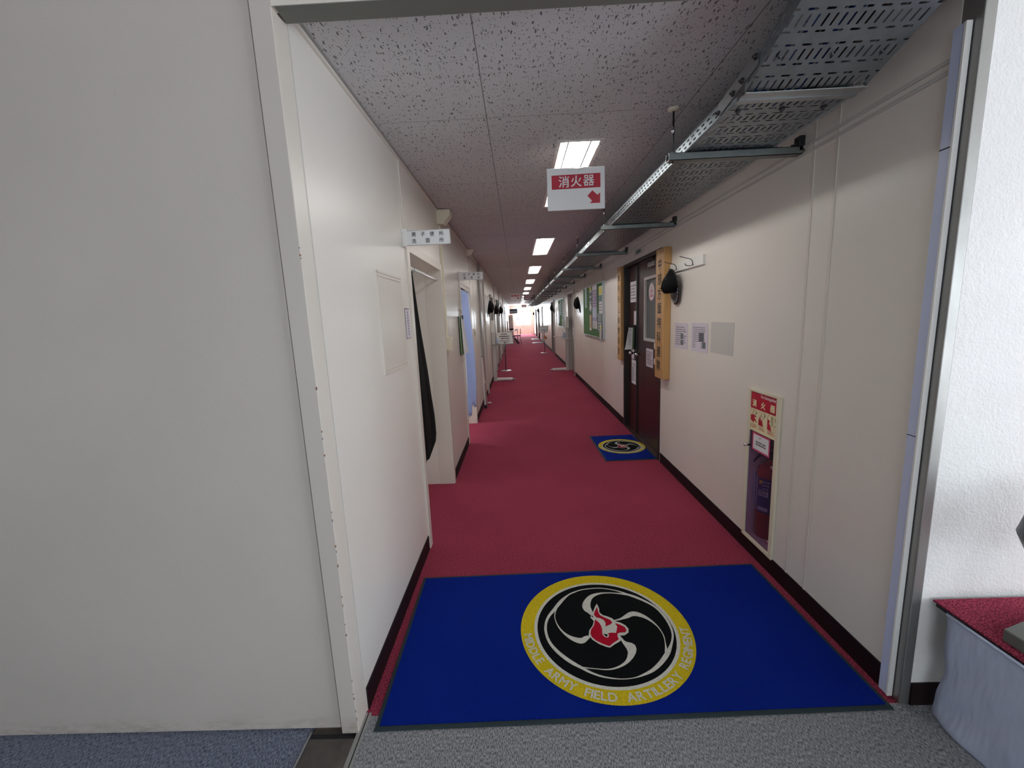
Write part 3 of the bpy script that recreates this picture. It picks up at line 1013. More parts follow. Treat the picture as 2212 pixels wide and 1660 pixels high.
def lamp(k, y):
    r = thing('ceiling_light', 'recessed strip light in the ceiling, ' + PLACES[k], 'light', (0.37, y + LLEN / 2, CEIL), 'recessed strip lights along the corridor ceiling')
    z = CEIL
    y1 = y + LLEN
    b = B().m('white_plastic')
    for a in ((LX0 - 0.014, LX0 + 0.004, y - 0.014, y1 + 0.014), (LX1 - 0.004, LX1 + 0.014, y - 0.014, y1 + 0.014), (LX0, LX1, y - 0.014, y + 0.004), (LX0, LX1, y1 - 0.004, y1 + 0.014)):
        b.box(a[0], a[1], a[2], a[3], z - 0.004, z + 0.002)
    obj('trim_frame', b, r)
    b = B().m('tube_reflector')
    b.face([(LX0 + 0.003, y, z + 0.001), (LX0 + 0.003, y1, z + 0.001), (0.318, y1, z + 0.055), (0.318, y, z + 0.055)])
    b.face([(LX1 - 0.003, y, z + 0.001), (LX1 - 0.003, y1, z + 0.001), (0.422, y1, z + 0.055), (0.422, y, z + 0.055)])
    b.box(LX0 + 0.002, LX1 - 0.002, y, y1, z + 0.06, z + 0.066)
    b.box(LX0 + 0.002, LX1 - 0.002, y, y + 0.004, z, z + 0.06).box(LX0 + 0.002, LX1 - 0.002, y1 - 0.004, y1, z, z + 0.06)
    obj('reflector', b, r, fixn=False)
    obj('dark_groove', B().m('dark_gap').box(0.3070, 0.3130, y + 0.004, y1 - 0.004, z + 0.003, z + 0.006).box(0.4270, 0.4330, y + 0.004, y1 - 0.004, z + 0.003, z + 0.006), r)  # thin black strips drawn in as the dark gaps beside the bar
    b = B().m('lamp_bar').prism([(0.330, y + 0.01, z + 0.03), (0.336, y + 0.01, z + 0.012), (0.404, y + 0.01, z + 0.012), (0.410, y + 0.01, z + 0.03)], (0, LLEN - 0.02, 0))
    obj('lamp_bar', b, r)
    return r


for k, y in enumerate(LAMPS):
    lamp(k, y)

# ------------------------------------------------------------------ cable tray
TX0, TX1, TZ = 0.80, 1.20, 2.172
tray = thing('cable_tray', 'long galvanised perforated cable tray hung under the ceiling along the right-hand wall', 'cable tray', (1.0, 1.6, TZ))


def uvface(b, uvl, pts, uvs):
    f = b.face(pts)
    for lp, uv in zip(f.loops, uvs):
        lp[uvl].uv = uv
    return f


def strip(name, pts_a, pts_b, mat, parent):
    """sheet between two polylines, UV in metres"""
    b = B()
    uvl = b.bm.loops.layers.uv.new('UVMap')
    b.m(mat)
    v = 0.0
    for i in range(len(pts_a) - 1):
        a0, a1, b0, b1 = Vector(pts_a[i]), Vector(pts_a[i + 1]), Vector(pts_b[i]), Vector(pts_b[i + 1])
        w = (b0 - a0).length
        l = (a1 - a0).length
        uvface(b, uvl, [a0, b0, b1, a1], [(0, v), (w, v), (w, v + l), (0, v + l)])
        v += l
    return obj(name, b, parent, fixn=False)


YS = 1.60           # where the level run meets the sloping run
YT, ZT = 0.72, 2.172 + 0.88 * 0.335
RH = 0.052
strip('bottom_panel', [(TX0, YS, TZ), (TX0, 31.5, TZ)], [(TX1, YS, TZ), (TX1, 31.5, TZ)], 'perforated_tray', tray)
for x in (TX0, TX1):
    rl = strip('side_rail', [(x, YS, TZ), (x, 31.5, TZ)], [(x, YS, TZ + RH), (x, 31.5, TZ + RH)], 'perforated_rail', tray)
    obj('rolled_edge', B().m('galvanised').tube([(x, YS, TZ + 0.001), (x, 31.5, TZ + 0.001)], 0.0035, 6).tube([(x, YS, TZ + RH), (x, 31.5, TZ + RH)], 0.003, 6), rl)
strip('sloping_panel', [(TX0, YT, ZT), (TX0, YS - 0.06, TZ + 0.005)], [(TX1, YT, ZT), (TX1, YS - 0.06, TZ + 0.005)], 'perforated_tray', tray)
for x in (TX0, TX1):
    strip('sloping_rail', [(x, YT, ZT), (x, YS - 0.05, TZ + 0.002)], [(x, YT, ZT + RH), (x, YS - 0.05, TZ + RH)], 'perforated_rail', tray)
b = B().m('galvanised')
b.box(TX0 - 0.002, TX1 + 0.002, YS - 0.062, YS - 0.018, TZ - 0.004, TZ - 0.001)
b.box(TX0 - 0.002, TX1 + 0.002, YS - 0.020, YS + 0.006, TZ - 0.007, TZ - 0.004)
obj('joint_plate', b, tray)
b = B().m('galvanised').prism([(TX0 - 0.004, YS - 0.13, TZ + 0.045), (TX0 - 0.004, YS + 0.13, TZ + 0.004), (TX0 - 0.004, YS + 0.13, TZ + RH), (TX0 - 0.004, YS - 0.13, TZ + RH + 0.04)], (0.003, 0, 0))
obj('joint_cheek', b, tray)
for (x, y, z) in [(0.84, YS - 0.17, TZ + 0.053), (1.0, YS - 0.17, TZ + 0.053), (1.15, YS - 0.17, TZ + 0.053), (0.84, YS + 0.07, TZ), (1.0, YS + 0.07, TZ), (1.15, YS + 0.07, TZ)]:
    obj('bolt', B().m('dark_steel').tube([(x, y, z - 0.014), (x, y, z + 0.004)], 0.0045, 8).tube([(x, y, z - 0.005), (x, y, z + 0.0)], 0.010, 8), tray)
for (y, z) in [(YS - 0.12, TZ + 0.075), (YS - 0.04, TZ + 0.045), (YS + 0.02, TZ + 0.035), (YS + 0.13, TZ + 0.02)]:
    obj('bolt', B().m('dark_steel').tube([(TX0 - 0.016, y, z), (TX0 + 0.003, y, z)], 0.0045, 8).tube([(TX0 - 0.008, y, z), (TX0 - 0.003, y, z)], 0.010, 8), tray)
for y in (4.7, 8.2, 11.2):
    obj('joint_cheek', B().m('galvanised').box(TX0 - 0.004, TX0 - 0.001, y - 0.12, y + 0.12, TZ + 0.006, TZ + RH - 0.004).m('dark_steel').box(TX0 - 0.01, TX0 - 0.003, y - 0.03, y - 0.015, TZ + 0.02, TZ + 0.034), tray)

# cables lying in the tray
rnd = random.Random(4)
for i in range(12):
    x = 0.86 + 0.028 * i
    mat = ('blue_cable', 'blue_cable', 'black_plastic', 'brown_cable')[i % 4] if i < 8 else 'grey_plastic'
    r_ = 0.008 if 'blue' in mat else 0.011
    pth = [(x, YT, ZT + 0.012), (x, YS - 0.1, TZ + 0.045)]
    y = YS + 0.05
    while y < 31.4:
        pth.append((x, y, TZ + 0.014))
        y += 0.8
    cn = {'blue_cable': 'blue data cable', 'black_plastic': 'black power cable', 'brown_cable': 'brown cable', 'grey_plastic': 'grey cable'}[mat]
    solo('cable', B().m(mat).tube(pth, r_, 6), cn + ' lying in the perforated cable tray', 'cable', group=cn + 's lying in the tray')

# brackets carrying the tray
BY = [2.06 + 1.525 * k for k in range(19)]


def bracket(y, k):
    where = ('nearest the opening' if k == 0 else 'just beyond the hanging extinguisher sign' if k == 1 else None)
    lab = 'grey steel strut bracket carrying the cable tray, ' + where if where else 'grey steel strut bracket carrying the cable tray further along the corridor'
    r = thing('tray_bracket', lab, 'bracket', (1.03, y, 2.148), 'strut brackets further along the cable tray' if not where else 'strut brackets nearest the opening')
    b = B().m('dull_galvanised')
    x0, x1, z0, z1 = 0.722, 1.326, 2.136, 2.168
    b.box(x0, x1, y - 0.02, y - 0.0175, z0, z1).box(x0, x1, y + 0.0175, y + 0.02, z0, z1).box(x0, x1, y - 0.02, y + 0.02, z0, z0 + 0.0025)
    b.box(x0, x1, y - 0.02, y - 0.011, z1 - 0.002, z1).box(x0, x1, y + 0.011, y + 0.02, z1 - 0.002, z1)
    obj('channel', b, r)
    b = B().m('dark_steel').tube([(0.747, y, 2.13), (0.747, y, CEIL)], 0.0045, 8)
    rod = obj('threaded_rod', b, r)
    obj('coupling', B().m('chrome').tube([(0.747, y, 2.255), (0.747, y, 2.285)], 0.0075, 8), rod)
    obj('nut', B().m('galvanised').tube([(0.747, y, 2.168), (0.747, y, 2.178)], 0.011, 6), rod)
    obj('ceiling_flange', B().m('cream_plastic').lathe((0.747, y, CEIL - 0.012), [(0.0, 0.0), (0.010, 0.0), (0.024, 0.006), (0.026, 0.012)], 14), r)
    b = B().m('dark_steel').box(1.31, 1.336, y - 0.02, y + 0.02, 2.15, 2.215).box(1.285, 1.32, y - 0.006, y + 0.006, 2.168, 2.182)
    obj('wall_clamp', b, r, bevel=0.002)
    obj('hold_down_clip', B().m('dark_steel').box(1.208, 1.213, y - 0.012, y + 0.012, 2.168, 2.206).box(1.208, 1.24, y - 0.012, y + 0.012, 2.168, 2.172), r)
    return r


for k, y in enumerate(BY):
    bracket(y, k)


# ------------------------------------------------------------------ hanging signs
def extinguisher_sign(x0, x1, z0, z1, y, label, strings=True, arrow_mat='sign_red'):
    r = thing('hanging_sign', label, 'sign', ((x0 + x1) / 2, y, z0), 'extinguisher signs hung from the ceiling')
    w, hgt = x1 - x0, z1 - z0
    P = lambda u, v, d=0.0: (x0 + u * w, y - 0.004 - d, z0 + v * hgt)
    obj('board', B().m('sign_white').box(x0, x1, y - 0.004, y + 0.004, z0, z1), r, bevel=0.0025)
    b = B().m('sign_red')
    b.face([P(0.078, 0.50, .0006), P(0.922, 0.51, .0006), P(0.922, 0.845, .0006), P(0.078, 0.83, .0006)])
    band = obj('red_band', b, r, fixn=False)
    b = B()
    for i, ch in enumerate('消火器'):
        write(b, ch, P(0.29 + 0.215 * i, 0.672 + 0.005 * i, .0014), w * 0.198, 'F', bold=0.012, mat='sign_white')
    obj('lettering', b, band, fixn=False)
    b = B().m(arrow_mat)
    pa = [(0.432, 2.117), (0.459, 2.093), (0.474, 2.104), (0.473, 2.051), (0.417, 2.051), (0.43, 2.063), (0.405, 2.09)]
    b.face([P((px - 0.189) / 0.311, (pz - 2.021) / 0.216, .0006) for px, pz in pa])
    obj('arrow', b, r, fixn=False)
    zc = CEIL
    b = B().m('white_plastic').tube([P(0.37, 0.955, .002), P(0.63, 0.965, .002)], 0.003, 6)
    obj('top_clip', b, r)
    for sx, hx, u in ((-1, 0.229, 0.37), (1, 0.475, 0.63)):
        hx = x0 + w * ((hx - 0.189) / 0.311)
        st = obj('string', B().m('white_plastic').tube([P(u, 0.965, .002), (hx, y, zc - 0.012)], 0.0012, 5), r)
        obj('hook', B().m('black_plastic').tube([(hx, y, zc), (hx, y, zc - 0.012), (hx + 0.006, y - 0.004, zc - 0.018), (hx - 0.004, y, zc - 0.022)], 0.0022, 6), st)
    return r


extinguisher_sign(0.189, 0.500, 2.021, 2.237, 2.38, 'white hanging sign reading 消火器 on a red band with an arrow, the nearest one')
extinguisher_sign(-0.185, 0.085, 1.975, 2.155, 12.9, 'small white and red 消火器 sign hanging far along, towards the left wall')
extinguisher_sign(0.24, 0.53, 1.95, 2.11, 23.5, 'tiny white and red 消火器 sign hanging in front of the end doors')

r = thing('hanging_board', 'dark wine-coloured board with two lines of pale writing hanging under the cable tray far along', 'sign', (0.45, 15.3, 2.04), None)
obj('board', B().m('wine_board').box(0.255, 0.67, 15.29, 15.31, 2.05, 2.215), r, bevel=0.003)
b = B()
print_rows(b, (0.46, 15.285, 2.175), 0.34, 0.05, 1, 'F', 5, 'pale_pink', 0.6)
print_rows(b, (0.43, 15.285, 2.105), 0.27, 0.05, 1, 'F', 6, 'pale_pink', 0.6)
obj('lettering', b, r, fixn=False)
for x in (0.29, 0.64):
    obj('chain', B().m('dark_steel').tube([(x, 15.3, 2.21), (x, 15.3, CEIL)], 0.003, 5), r)

r = thing('wall_sign', 'navy and pale blue flag sign sticking out from the wall just before the end doors', 'sign', (-0.2, 22.0, 1.6))
obj('board', B().m('navy').box(-0.40, 0.0, 21.99, 22.01, 1.63, 1.865), r, bevel=0.003)
b = B().m('pale_blue')
rect(b, (-0.2, 21.984, 1.72), 0.34, 0.11, 'F')
print_rows(b, (-0.2, 21.98, 1.72), 0.30, 0.09, 2, 'F', 9, 'navy', 0.55)
obj('lettering', b, r, fixn=False)
obj('bracket', B().m('dark_steel').box(XL, -0.39, 21.99, 22.01, 1.82, 1.84), r)


def room_plate(y, label, line1, line2, xs1, xs2, grp):
    r = thing('room_sign', label, 'sign', (XL, y, 1.885), grp)
    obj('holder', B().m('white_plastic').box(XL, XL + 0.012, y - 0.005, y + 0.045, 1.878, 1.975).box(XL + 0.008, XL + 0.03, y - 0.006, y + 0.006, 1.88, 1.972), r, bevel=0.002)
    pl = obj('plate', B().m('sign_white').box(XL + 0.022, -0.362, y - 0.004, y + 0.004, 1.884, 1.960), r, bevel=0.0015)
    obj('rim', B().m('light_grey_paint').box(XL + 0.022, -0.36, y - 0.005, y + 0.005, 1.881, 1.885).box(XL + 0.022, -0.36, y - 0.005, y + 0.005, 1.959, 1.963).box(-0.364, -0.360, y - 0.005, y + 0.005, 1.881, 1.963), pl)
    for xs, ln, zz in ((xs1, line1, 1.940), (xs2, line2, 1.905)):
        for x, c in zip(xs, ln):
            obj('character', write(B(), c, (x, y - 0.0048, zz), 0.027, 'F', bold=0.01, mat='ink'), pl, fixn=False)
    return r


room_plate(2.42, 'white sign plate reading 男子便所 洗面所, sticking out above the first doorway', '男子便所', '洗面所', (-0.565, -0.513, -0.461, -0.409), (-0.565, -0.487, -0.409), None)
room_plate(4.66, 'white sign plate reading 女子便所 湯沸室, above the doorway with the blue curtain', '女子便所', '湯沸室', (-0.565, -0.513, -0.461, -0.409), (-0.565, -0.487, -0.409), None)


# ------------------------------------------------------------------ printed mats
def emblem_mat(cx, cy, w, l, rot, ecx, ecy, R, label):
    r = thing('door_mat', label, 'mat', (cx, cy, 0.0), None)
    o = lambda x, y, z: (cx + x, cy + y, z)
    e = lambda x, y, z: (cx + ecx + x * R, cy + ecy + y * R, z)
    obj('rubber_edge', B().m('mat_edge').box(cx - w / 2, cx + w / 2, cy - l / 2, cy + l / 2, 0.001, 0.006), r, bevel=0.002)
    m_ = 0.017
    pile = obj('blue_pile', B().m('mat_blue').box(cx - w / 2 + m_, cx + w / 2 - m_, cy - l / 2 + m_, cy + l / 2 - m_, 0.005, 0.0095), r)

    def ring(b, r0, r1, z, n=96):
        for k in range(n):
            a0, a1 = 2 * math.pi * k / n, 2 * math.pi * (k + 1) / n
            q = [e(r1 * math.cos(a0), r1 * math.sin(a0), z), e(r1 * math.cos(a1), r1 * math.sin(a1), z)]
            q += [e(r0 * math.cos(a1), r0 * math.sin(a1), z), e(r0 * math.cos(a0), r0 * math.sin(a0), z)]
            b.face(q)

    def disc(b, r0, z, n=96):
        b.face([e(r0 * math.cos(2 * math.pi * k / n), r0 * math.sin(2 * math.pi * k / n), z) for k in range(n)])
    yb = B().m('mat_yellow')
    ring(yb, 0.835, 1.0, 0.0102)
    obj('yellow_ring', yb, r, fixn=False)
    wb = B().m('mat_white')
    ring(wb, 0.80, 0.838, 0.0106)
    obj('white_ring', wb, r, fixn=False)
    bb = B().m('mat_black')
    disc(bb, 0.802, 0.0103)
    black = obj('black_disc', bb, r, fixn=False)
    wb = B().m('mat_white')

    def band(q, closed, z):
        n = len(q)
        for i in range(n if closed else n - 1):
            a, c = q[i], q[(i + 1) % n]
            wb.face([e(a[0], a[1], z), e(a[2], a[3], z), e(c[2], c[3], z), e(c[0], c[1], z)])
    band(EMB['ring'], True, 0.0107)
    for i, a in enumerate(EMB['arms']):
        band(a, False, 0.0110 + i * 0.0001)
    obj('white_whorl', wb, black, fixn=False)
    wb = B().m('mat_white')
    wb.face([e(x, y, 0.0118) for x, y in EMB['flame']])
    fl = obj('flame_outline', wb, r, fixn=False)
    rb = B().m('mat_red')
    for p in EMB['red']:
        rb.face([e(x, y, 0.0122) for x, y in p])
    rb.m('mat_black').face([e(x, y, 0.0126) for x, y in EMB['eye']])
    obj('red_flame', rb, fl, fixn=False)
    b = B()
    s = 'MIDDLE ARMY FIELD ARTILLERY REGIMENT'
    size = 0.108 * R * 1.24
    ws = []
    for ch in s:
        vs = glyph(ch, 1.0)[0] if ch != ' ' else []
        ws.append((max(v[0] for v in vs) - min(v[0] for v in vs)) * size if vs else 0.045 * R * 1.5)
    rad = 0.918 * R
    gap = (math.radians(174) * rad - sum(ws)) / (len(s) - 1)
    a = math.radians(-177)
    for ch, wd in zip(s, ws):
        th = a + wd / 2 / rad
        if ch != ' ':
            write(b, ch, (cx + ecx + rad * math.cos(th), cy + ecy + rad * math.sin(th), 0.0112), size, 'U', bold=0.022, rot=th + math.pi / 2, mat='mat_white')
        if ch == ' ':
            obj('lettering', b, r, fixn=False)
            b = B()
        a += (wd + gap) / rad
    obj('lettering', b, r, fixn=False)
    r.rotation_euler = (0, 0, math.radians(rot))
    return r


emblem_mat(0.352, 1.7245, 1.882, 0.889, 1.1, -0.005, -0.002, 0.391, 'large blue entrance mat with a yellow-ringed emblem lettered MIDDLE ARMY FIELD ARTILLERY REGIMENT')
emblem_mat(1.068, 4.37, 0.52, 0.86, 1.2, 0.015, 0.005, 0.25, 'smaller blue mat with the yellow-ringed emblem lying before the brown double door')


# ------------------------------------------------------------------ plaques
def plaque(y0, y1, xf, z0, z1, text, label, size, seed):
    r = thing('wooden_plaque', label, 'plaque', (XR, (y0 + y1) / 2, z0))
    b = B().m('plaque_wood').box(xf, XR - 0.0005, y0, y1, z0, z1)
    obj('board', b, r, bevel=0.006)
    b = B()
    n = len(text)
    ym = (y0 + y1) / 2
    top, bot = z1 - 0.135, z0 + 0.12
    rnd = random.Random(seed)
    for i, ch in enumerate(text):
        z = top - (top - bot) * i / (n - 1)
        write(b, ch, (xf - 0.0012, ym + rnd.uniform(-0.004, 0.004), z), size, 'R', sx=1.0, bold=0.016, rot=rnd.uniform(-0.05, 0.08), mat='brush_ink')
    obj('lettering', b, r, fixn=False)


plaque(3.665, 3.875, 1.270, 0.846, 1.995, '中部方面特科連隊', 'long upright wooden plaque brushed 中部方面特科連隊, nearer of the two beside the brown door', 0.105, 3)
plaque(5.262, 5.435, 1.292, 0.85, 2.015, '最先任上級曹長室', 'upright wooden plaque brushed 最先任上級曹長室 on the far side of the brown door', 0.085, 5)


# ------------------------------------------------------------------ caps on hooks
def cap(side, y, z, x, s, label, grp, trim=False, visor=1.0, turn=0.0, mat='black_cloth', flaps=False):
    """peaked cap hung by its back with the opening against the wall and the visor pointing down"""
    n = -1 if side == 'R' else 1
    r = thing('cap', label, 'cap', (x, y, z), grp)
    a_, c_, d_ = (0.098 if trim else 0.088) * s, 0.097 * s, 0.105 * s
    b = B().m(mat)

    def f(u, v):
        t = u
        ph = v * 2 * math.pi
        k = max(0.0, 1 - t ** 2.6) ** 0.5 if not trim else (1 - 0.56 * t) * max(0.0, 1 - t ** 7) ** 0.5
        dep = d_ * t * (1.0 + 0.16 * max(0.0, -math.sin(ph)) * (1 - t))
        yy = a_ * k * math.cos(ph)
        zz = c_ * k * math.sin(ph) - (0.060 if trim else 0.052) * s * t + 0.004 * math.sin(5 * ph) * t
        return (x + n * (dep + zz * 0.20 + 0.012), y + yy + turn * t * 0.04, z + zz)
    b.grid(f, 12, 28)
    crown = obj('crown', b, r)
    b = B().m(mat)

    def g(u, v):
        ph = math.radians(186 + 168 * v) if trim else math.radians(198 + 144 * v)
        ed = math.sin(math.radians(180 * v)) ** 0.7
        ln = (0.098 if trim else 0.088) * s * visor * u * ed
        yy = a_ * 1.0 * math.cos(ph) * (1 + 0.05 * u)
        zz = c_ * math.sin(ph) - ln
        bow = 0.016 * s * (1 - (2 * v - 1) ** 2)
        return (x + n * (0.012 + c_ * math.sin(ph) * 0.2 + bow * 1.0 - 0.24 * ln), y + yy, z + zz)
    b.grid(g, 8, 22)
    vis = obj('visor', b, r, thick=0.004)
    if trim: vis.data.materials[0] = MATS['black_gloss']
    band = B().m('black_plastic')
    band.tube([(f(0.03, k / 28)[0], f(0.03, k / 28)[1], f(0.03, k / 28)[2]) for k in range(29)], 0.005 * s, 6, False)
    obj('sweat_band', band, crown)
    p = f(1.0, 0.25)
    obj('top_button', B().m(mat).lathe((p[0], p[1], p[2] - 0.006), [(0, 0), (0.008 * s, 0.002), (0.008 * s, 0.010), (0, 0.012)], 10), crown)
    if flaps:
        for sy in (-1, 1):
            q = [Vector((x + n * 0.02, y + sy * 0.088 * s, z + 0.02)), Vector((x + n * 0.03, y + sy * 0.03 * s, z - 0.075 * s)),
                 Vector((x + n * 0.012, y + sy * 0.105 * s, z - 0.185 * s)), Vector((x + n * 0.014, y + sy * 0.125 * s, z - 0.13 * s))]
            obj('ear_flap', B().m(mat).prism(q, (n * 0.006, 0, 0)), crown)
    if trim:
        rn = random.Random(2)
        b = B().m('silver_thread')
        for sd in (0, 1):
            for k in range(11):
                v = 0.10 + 0.036 * k if sd == 0 else 0.90 - 0.036 * k
                p0 = Vector(g(0.62 + 0.18 * (k % 2), v)) + Vector((n * 0.005, 0, 0))
                dv = 0.022 * (1 if sd == 0 else -1)
                p1 = Vector(g(0.82 + 0.1 * (k % 2), v + dv)) + Vector((n * 0.005, 0, 0))
                b.tube([p0, (p0 + p1) / 2, p1], [0.0008, 0.0024, 0.0006], 6)
        obj('embroidery', b, vis)
        b = B().m('silver_thread')
        for dy, dz in ((-0.012, 0), (0.008, 0.004), (-0.016, -0.018), (0.006, -0.016)):
            q = Vector(f(0.55, 0.27)) + Vector((n * 0.004, dy, dz))
            b.lathe(q, [(0, -0.003), (0.004, 0), (0, 0.003)], 8)
        obj('eyelet', b, crown)
    return r


cap('R', 3.50, 1.695, 1.300, 1.0, 'black peaked cap with silver-embroidered visor hanging beside the large wooden plaque', None, trim=True, mat='black_vinyl')
cap('R', 8.75, 1.70, 1.300, 1.18, 'black cap hanging at the far edge of the green notice board', None, flaps=True)
cap('R', 15.1, 1.74, 1.30, 1.15, 'black cap hanging high on the wall before the dark door frame with writing', None)
cap('R', 26.0 - 0.9, 1.79, 1.30, 1.1, 'tiny black cap hanging beside a far dark door on the tray side', 'caps by the far dark doors')
cap('R', 31.6, 1.66, 1.29, 1.2, 'tiny black cap hanging beside a far dark door on the tray side', 'caps by the far dark doors')
cap('L', 8.66, 1.70, XL + 0.03, 1.22, 'nearest black cap in the row of caps hung beyond the blue curtain', None, visor=1.1, flaps=True)
cap('L', 11.0, 1.68, XL + 0.03, 1.15, 'middle black cap in the row hung beyond the blue curtain', None)
cap('L', 11.9, 1.86, XL + 0.03, 0.95, 'grey-green cap hung above the middle black cap', None, mat='poster_grey')
cap('L', 13.9, 1.72, XL + 0.03, 1.2, 'farthest black cap in the row hung beyond the blue curtain', None, flaps=True)

# hook rails
r = thing('hook_rail', 'white board with wire hooks beside the large plaque, the embroidered cap on one of them', 'coat hooks', (XR, 3.33, 1.77))
obj('board', B().m('white_plastic').box(1.318, XR, 3.02, 3.655, 1.768, 1.838), r, bevel=0.003)
for yy in (3.18, 3.50):
    hb = B().m('dark_steel')
    hb.tube([(1.316, yy, 1.780), (1.310, yy, 1.812), (1.295, yy, 1.826), (1.215, yy, 1.848)], 0.0028, 6)
    hb.tube([(1.316, yy, 1.784), (1.29, yy, 1.776), (1.262, yy, 1.782), (1.255, yy, 1.796)], 0.0028, 6)
    obj('hook', hb, r)
for side, y0, y1, z, lab in (('L', 8.45, 8.95, 1.86, 'white hook board carrying the nearest black cap beyond the blue curtain'),
                             ('L', 10.85, 11.35, 1.84, 'white hook board carrying the middle cap beyond the blue curtain'),
                             ('L', 13.75, 14.2, 1.88, 'white hook board carrying the farthest cap of the row'),
                             ('R', 8.45, 8.95, 1.86, 'white hook board between the green notice board and the far door frame')):
    r = thing('hook_rail', lab, 'coat hooks', (XL if side == 'L' else XR, y0, z), None)
    x0, x1, n = (XL, XL + 0.016, 1) if side == 'L' else (XR - 0.016, XR, -1)
    obj('board', B().m('white_plastic').box(x0, x1, y0, y1, z, z + 0.07), r, bevel=0.002)
    xf = XL + 0.016 if side == 'L' else XR - 0.016
    for yy in ((y0 + y1) / 2 - 0.04, y1 - 0.06):
        obj('hook', B().m('dark_steel').tube([(xf, yy, z + 0.02), (xf + n * 0.02, yy, z + 0.05), (xf + n * 0.09, yy, z + 0.065)], 0.003, 6), r)


# ------------------------------------------------------------------ fire extinguisher cabinet
r = thing('extinguisher_cabinet', 'cream-framed recessed wall cabinet with a red 消火器 header and a smoky clear door', 'cabinet', (XR, 2.23, 0.09))
b = B().m('cream_plastic')
for a in ((2.082, 2.112, 0.09, 0.997), (2.354, 2.378, 0.09, 0.997), (2.112, 2.354, 0.09, 0.112), (2.112, 2.354, 0.982, 0.997)):
    b.box(XR - 0.014, XR, a[0], a[1], a[2], a[3])
b.box(XR - 0.006, XR + 0.004, 2.098, 2.36, 0.758, 0.985)
obj('frame', b, r, bevel=0.002)
b = B().m('light_grey_paint')
for a in ((XR, 1.55, 2.396, 2.40, 0.10, 0.99), (XR + 0.12, 1.55, 2.09, 2.10, 0.10, 0.99), (1.545, 1.55, 2.09, 2.40, 0.10, 0.99), (XR + 0.005, 1.55, 2.10, 2.40, 0.10, 0.112), (XR + 0.12, 1.55, 2.09, 2.40, 0.985, 0.99)):
    b.box(*a)
obj('recess_box', b, r)
dr = obj('door', B().m('smoky_acrylic').box(XR - 0.006, XR - 0.003, 2.114, 2.352, 0.114, 0.758), r)
obj('pull_knob', B().m('chrome').tube([(XR - 0.006, 2.345, 0.662), (XR - 0.04, 2.345, 0.662)], 0.006, 10), dr)
b = B()
for z in (0.60, 0.17):
    b.m('chrome').tube([(XR - 0.012, 2.13, z), (XR - 0.004, 2.13, z)], 0.010, 12).box(XR - 0.010, XR - 0.004, 2.112, 2.118, z - 0.03, z + 0.01)
obj('latch', b, dr)
b = B()
rect(b, (XR - 0.0068, 2.234, 0.868), 0.246, 0.226, 'R', 'sign_cream')
rect(b, (XR - 0.0074, 2.234, 0.933), 0.246, 0.094, 'R', 'sign_red')
hd = obj('header_label', b, r, fixn=False)
b = B()
write(b, 'Fire Extinguisher', (XR - 0.008, 2.19, 0.963), 0.0235, 'R', sx=0.86, bold=0.012, mat='sign_white')
for yy, c in ((2.318, '消'), (2.235, '火'), (2.150, '器')):
    write(b, c, (XR - 0.008, yy, 0.918), 0.043, 'R', bold=0.035, mat='sign_cream')
obj('lettering', b, hd, fixn=False)
b = B()
cols = [(2.353, 2.277), (2.273, 2.195), (2.191, 2.115)]
rn = random.Random(8)
for i, (ya, yb) in enumerate(cols):
    ym = (ya + yb) / 2
    Q = lambda u, v: (XR - 0.0078, ya + (yb - ya) * u, 0.80 + 0.085 * v)
    # flames
    b.m('sign_red')
    if i == 0:
        b.face([Q(0.05, 0.18), Q(0.5, 0.02), Q(0.45, 0.2), Q(0.9, 0.1), Q(0.5, 0.42), Q(0.85, 0.5), Q(0.3, 0.6), Q(0.05, 0.5)])
    elif i == 1:
        b.face([Q(0.02, 0.02), Q(0.6, 0.0), Q(0.5, 0.25), Q(0.42, 0.5), Q(0.32, 0.3), Q(0.2, 0.72), Q(0.12, 0.35), Q(0.04, 0.6)])
    else:
        b.face([Q(0.02, -0.02), Q(0.5, -0.05), Q(0.4, 0.25), Q(0.22, 0.4), Q(0.3, 0.6), Q(0.1, 0.62), Q(0.02, 0.85)])
    for k in range(3):
        print_rows(b, (XR - 0.0079, ym, 0.793 - 0.008 * k), 0.062, 0.007, 1, 'R', 20 + 3 * i + k, 'sign_red', 0.45)
    # little extinguisher outlines and movement strokes
    b.m('grey_ink')
    if i < 2:
        for q0, q1 in ((Q(0.45, 0.95), Q(0.3, 0.7)), (Q(0.62, 0.95), Q(0.75, 0.66)), (Q(0.3, 0.7), Q(0.5, 0.6)), (Q(0.55, 0.5), Q(0.9, 0.85))):
            b.tube([q0, q1], 0.0009, 4)
    else:
        for u in (0.45, 0.55, 0.65):
            b.tube([Q(u, 0.9), Q(u, 0.3)], 0.0008, 4)
        b.tube([Q(0.92, 0.9), Q(0.92, 0.6)], 0.0016, 4)
        b.tube([Q(0.85, 0.3), Q(0.95, 0.4)], 0.0016, 4)
    write(b, '①②③'[i], (XR - 0.008, ya - 0.012, 0.877), 0.014, 'R', mat='sign_red')
obj('pictogram', b, hd, fixn=False)
b = B()
rect(b, (XR - 0.0075, 2.238, 0.698), 0.168, 0.106, 'R', 'pink_frame')
rect(b, (XR - 0.0081, 2.238, 0.698), 0.146, 0.086, 'R', 'paper')
write(b, '注意', (XR - 0.0088, 2.25, 0.728), 0.012, 'R', mat='ink')
print_rows(b, (XR - 0.0088, 2.235, 0.694), 0.10, 0.028, 2, 'R', 3, 'ink', 0.55)
obj('notice', b, dr, fixn=False)

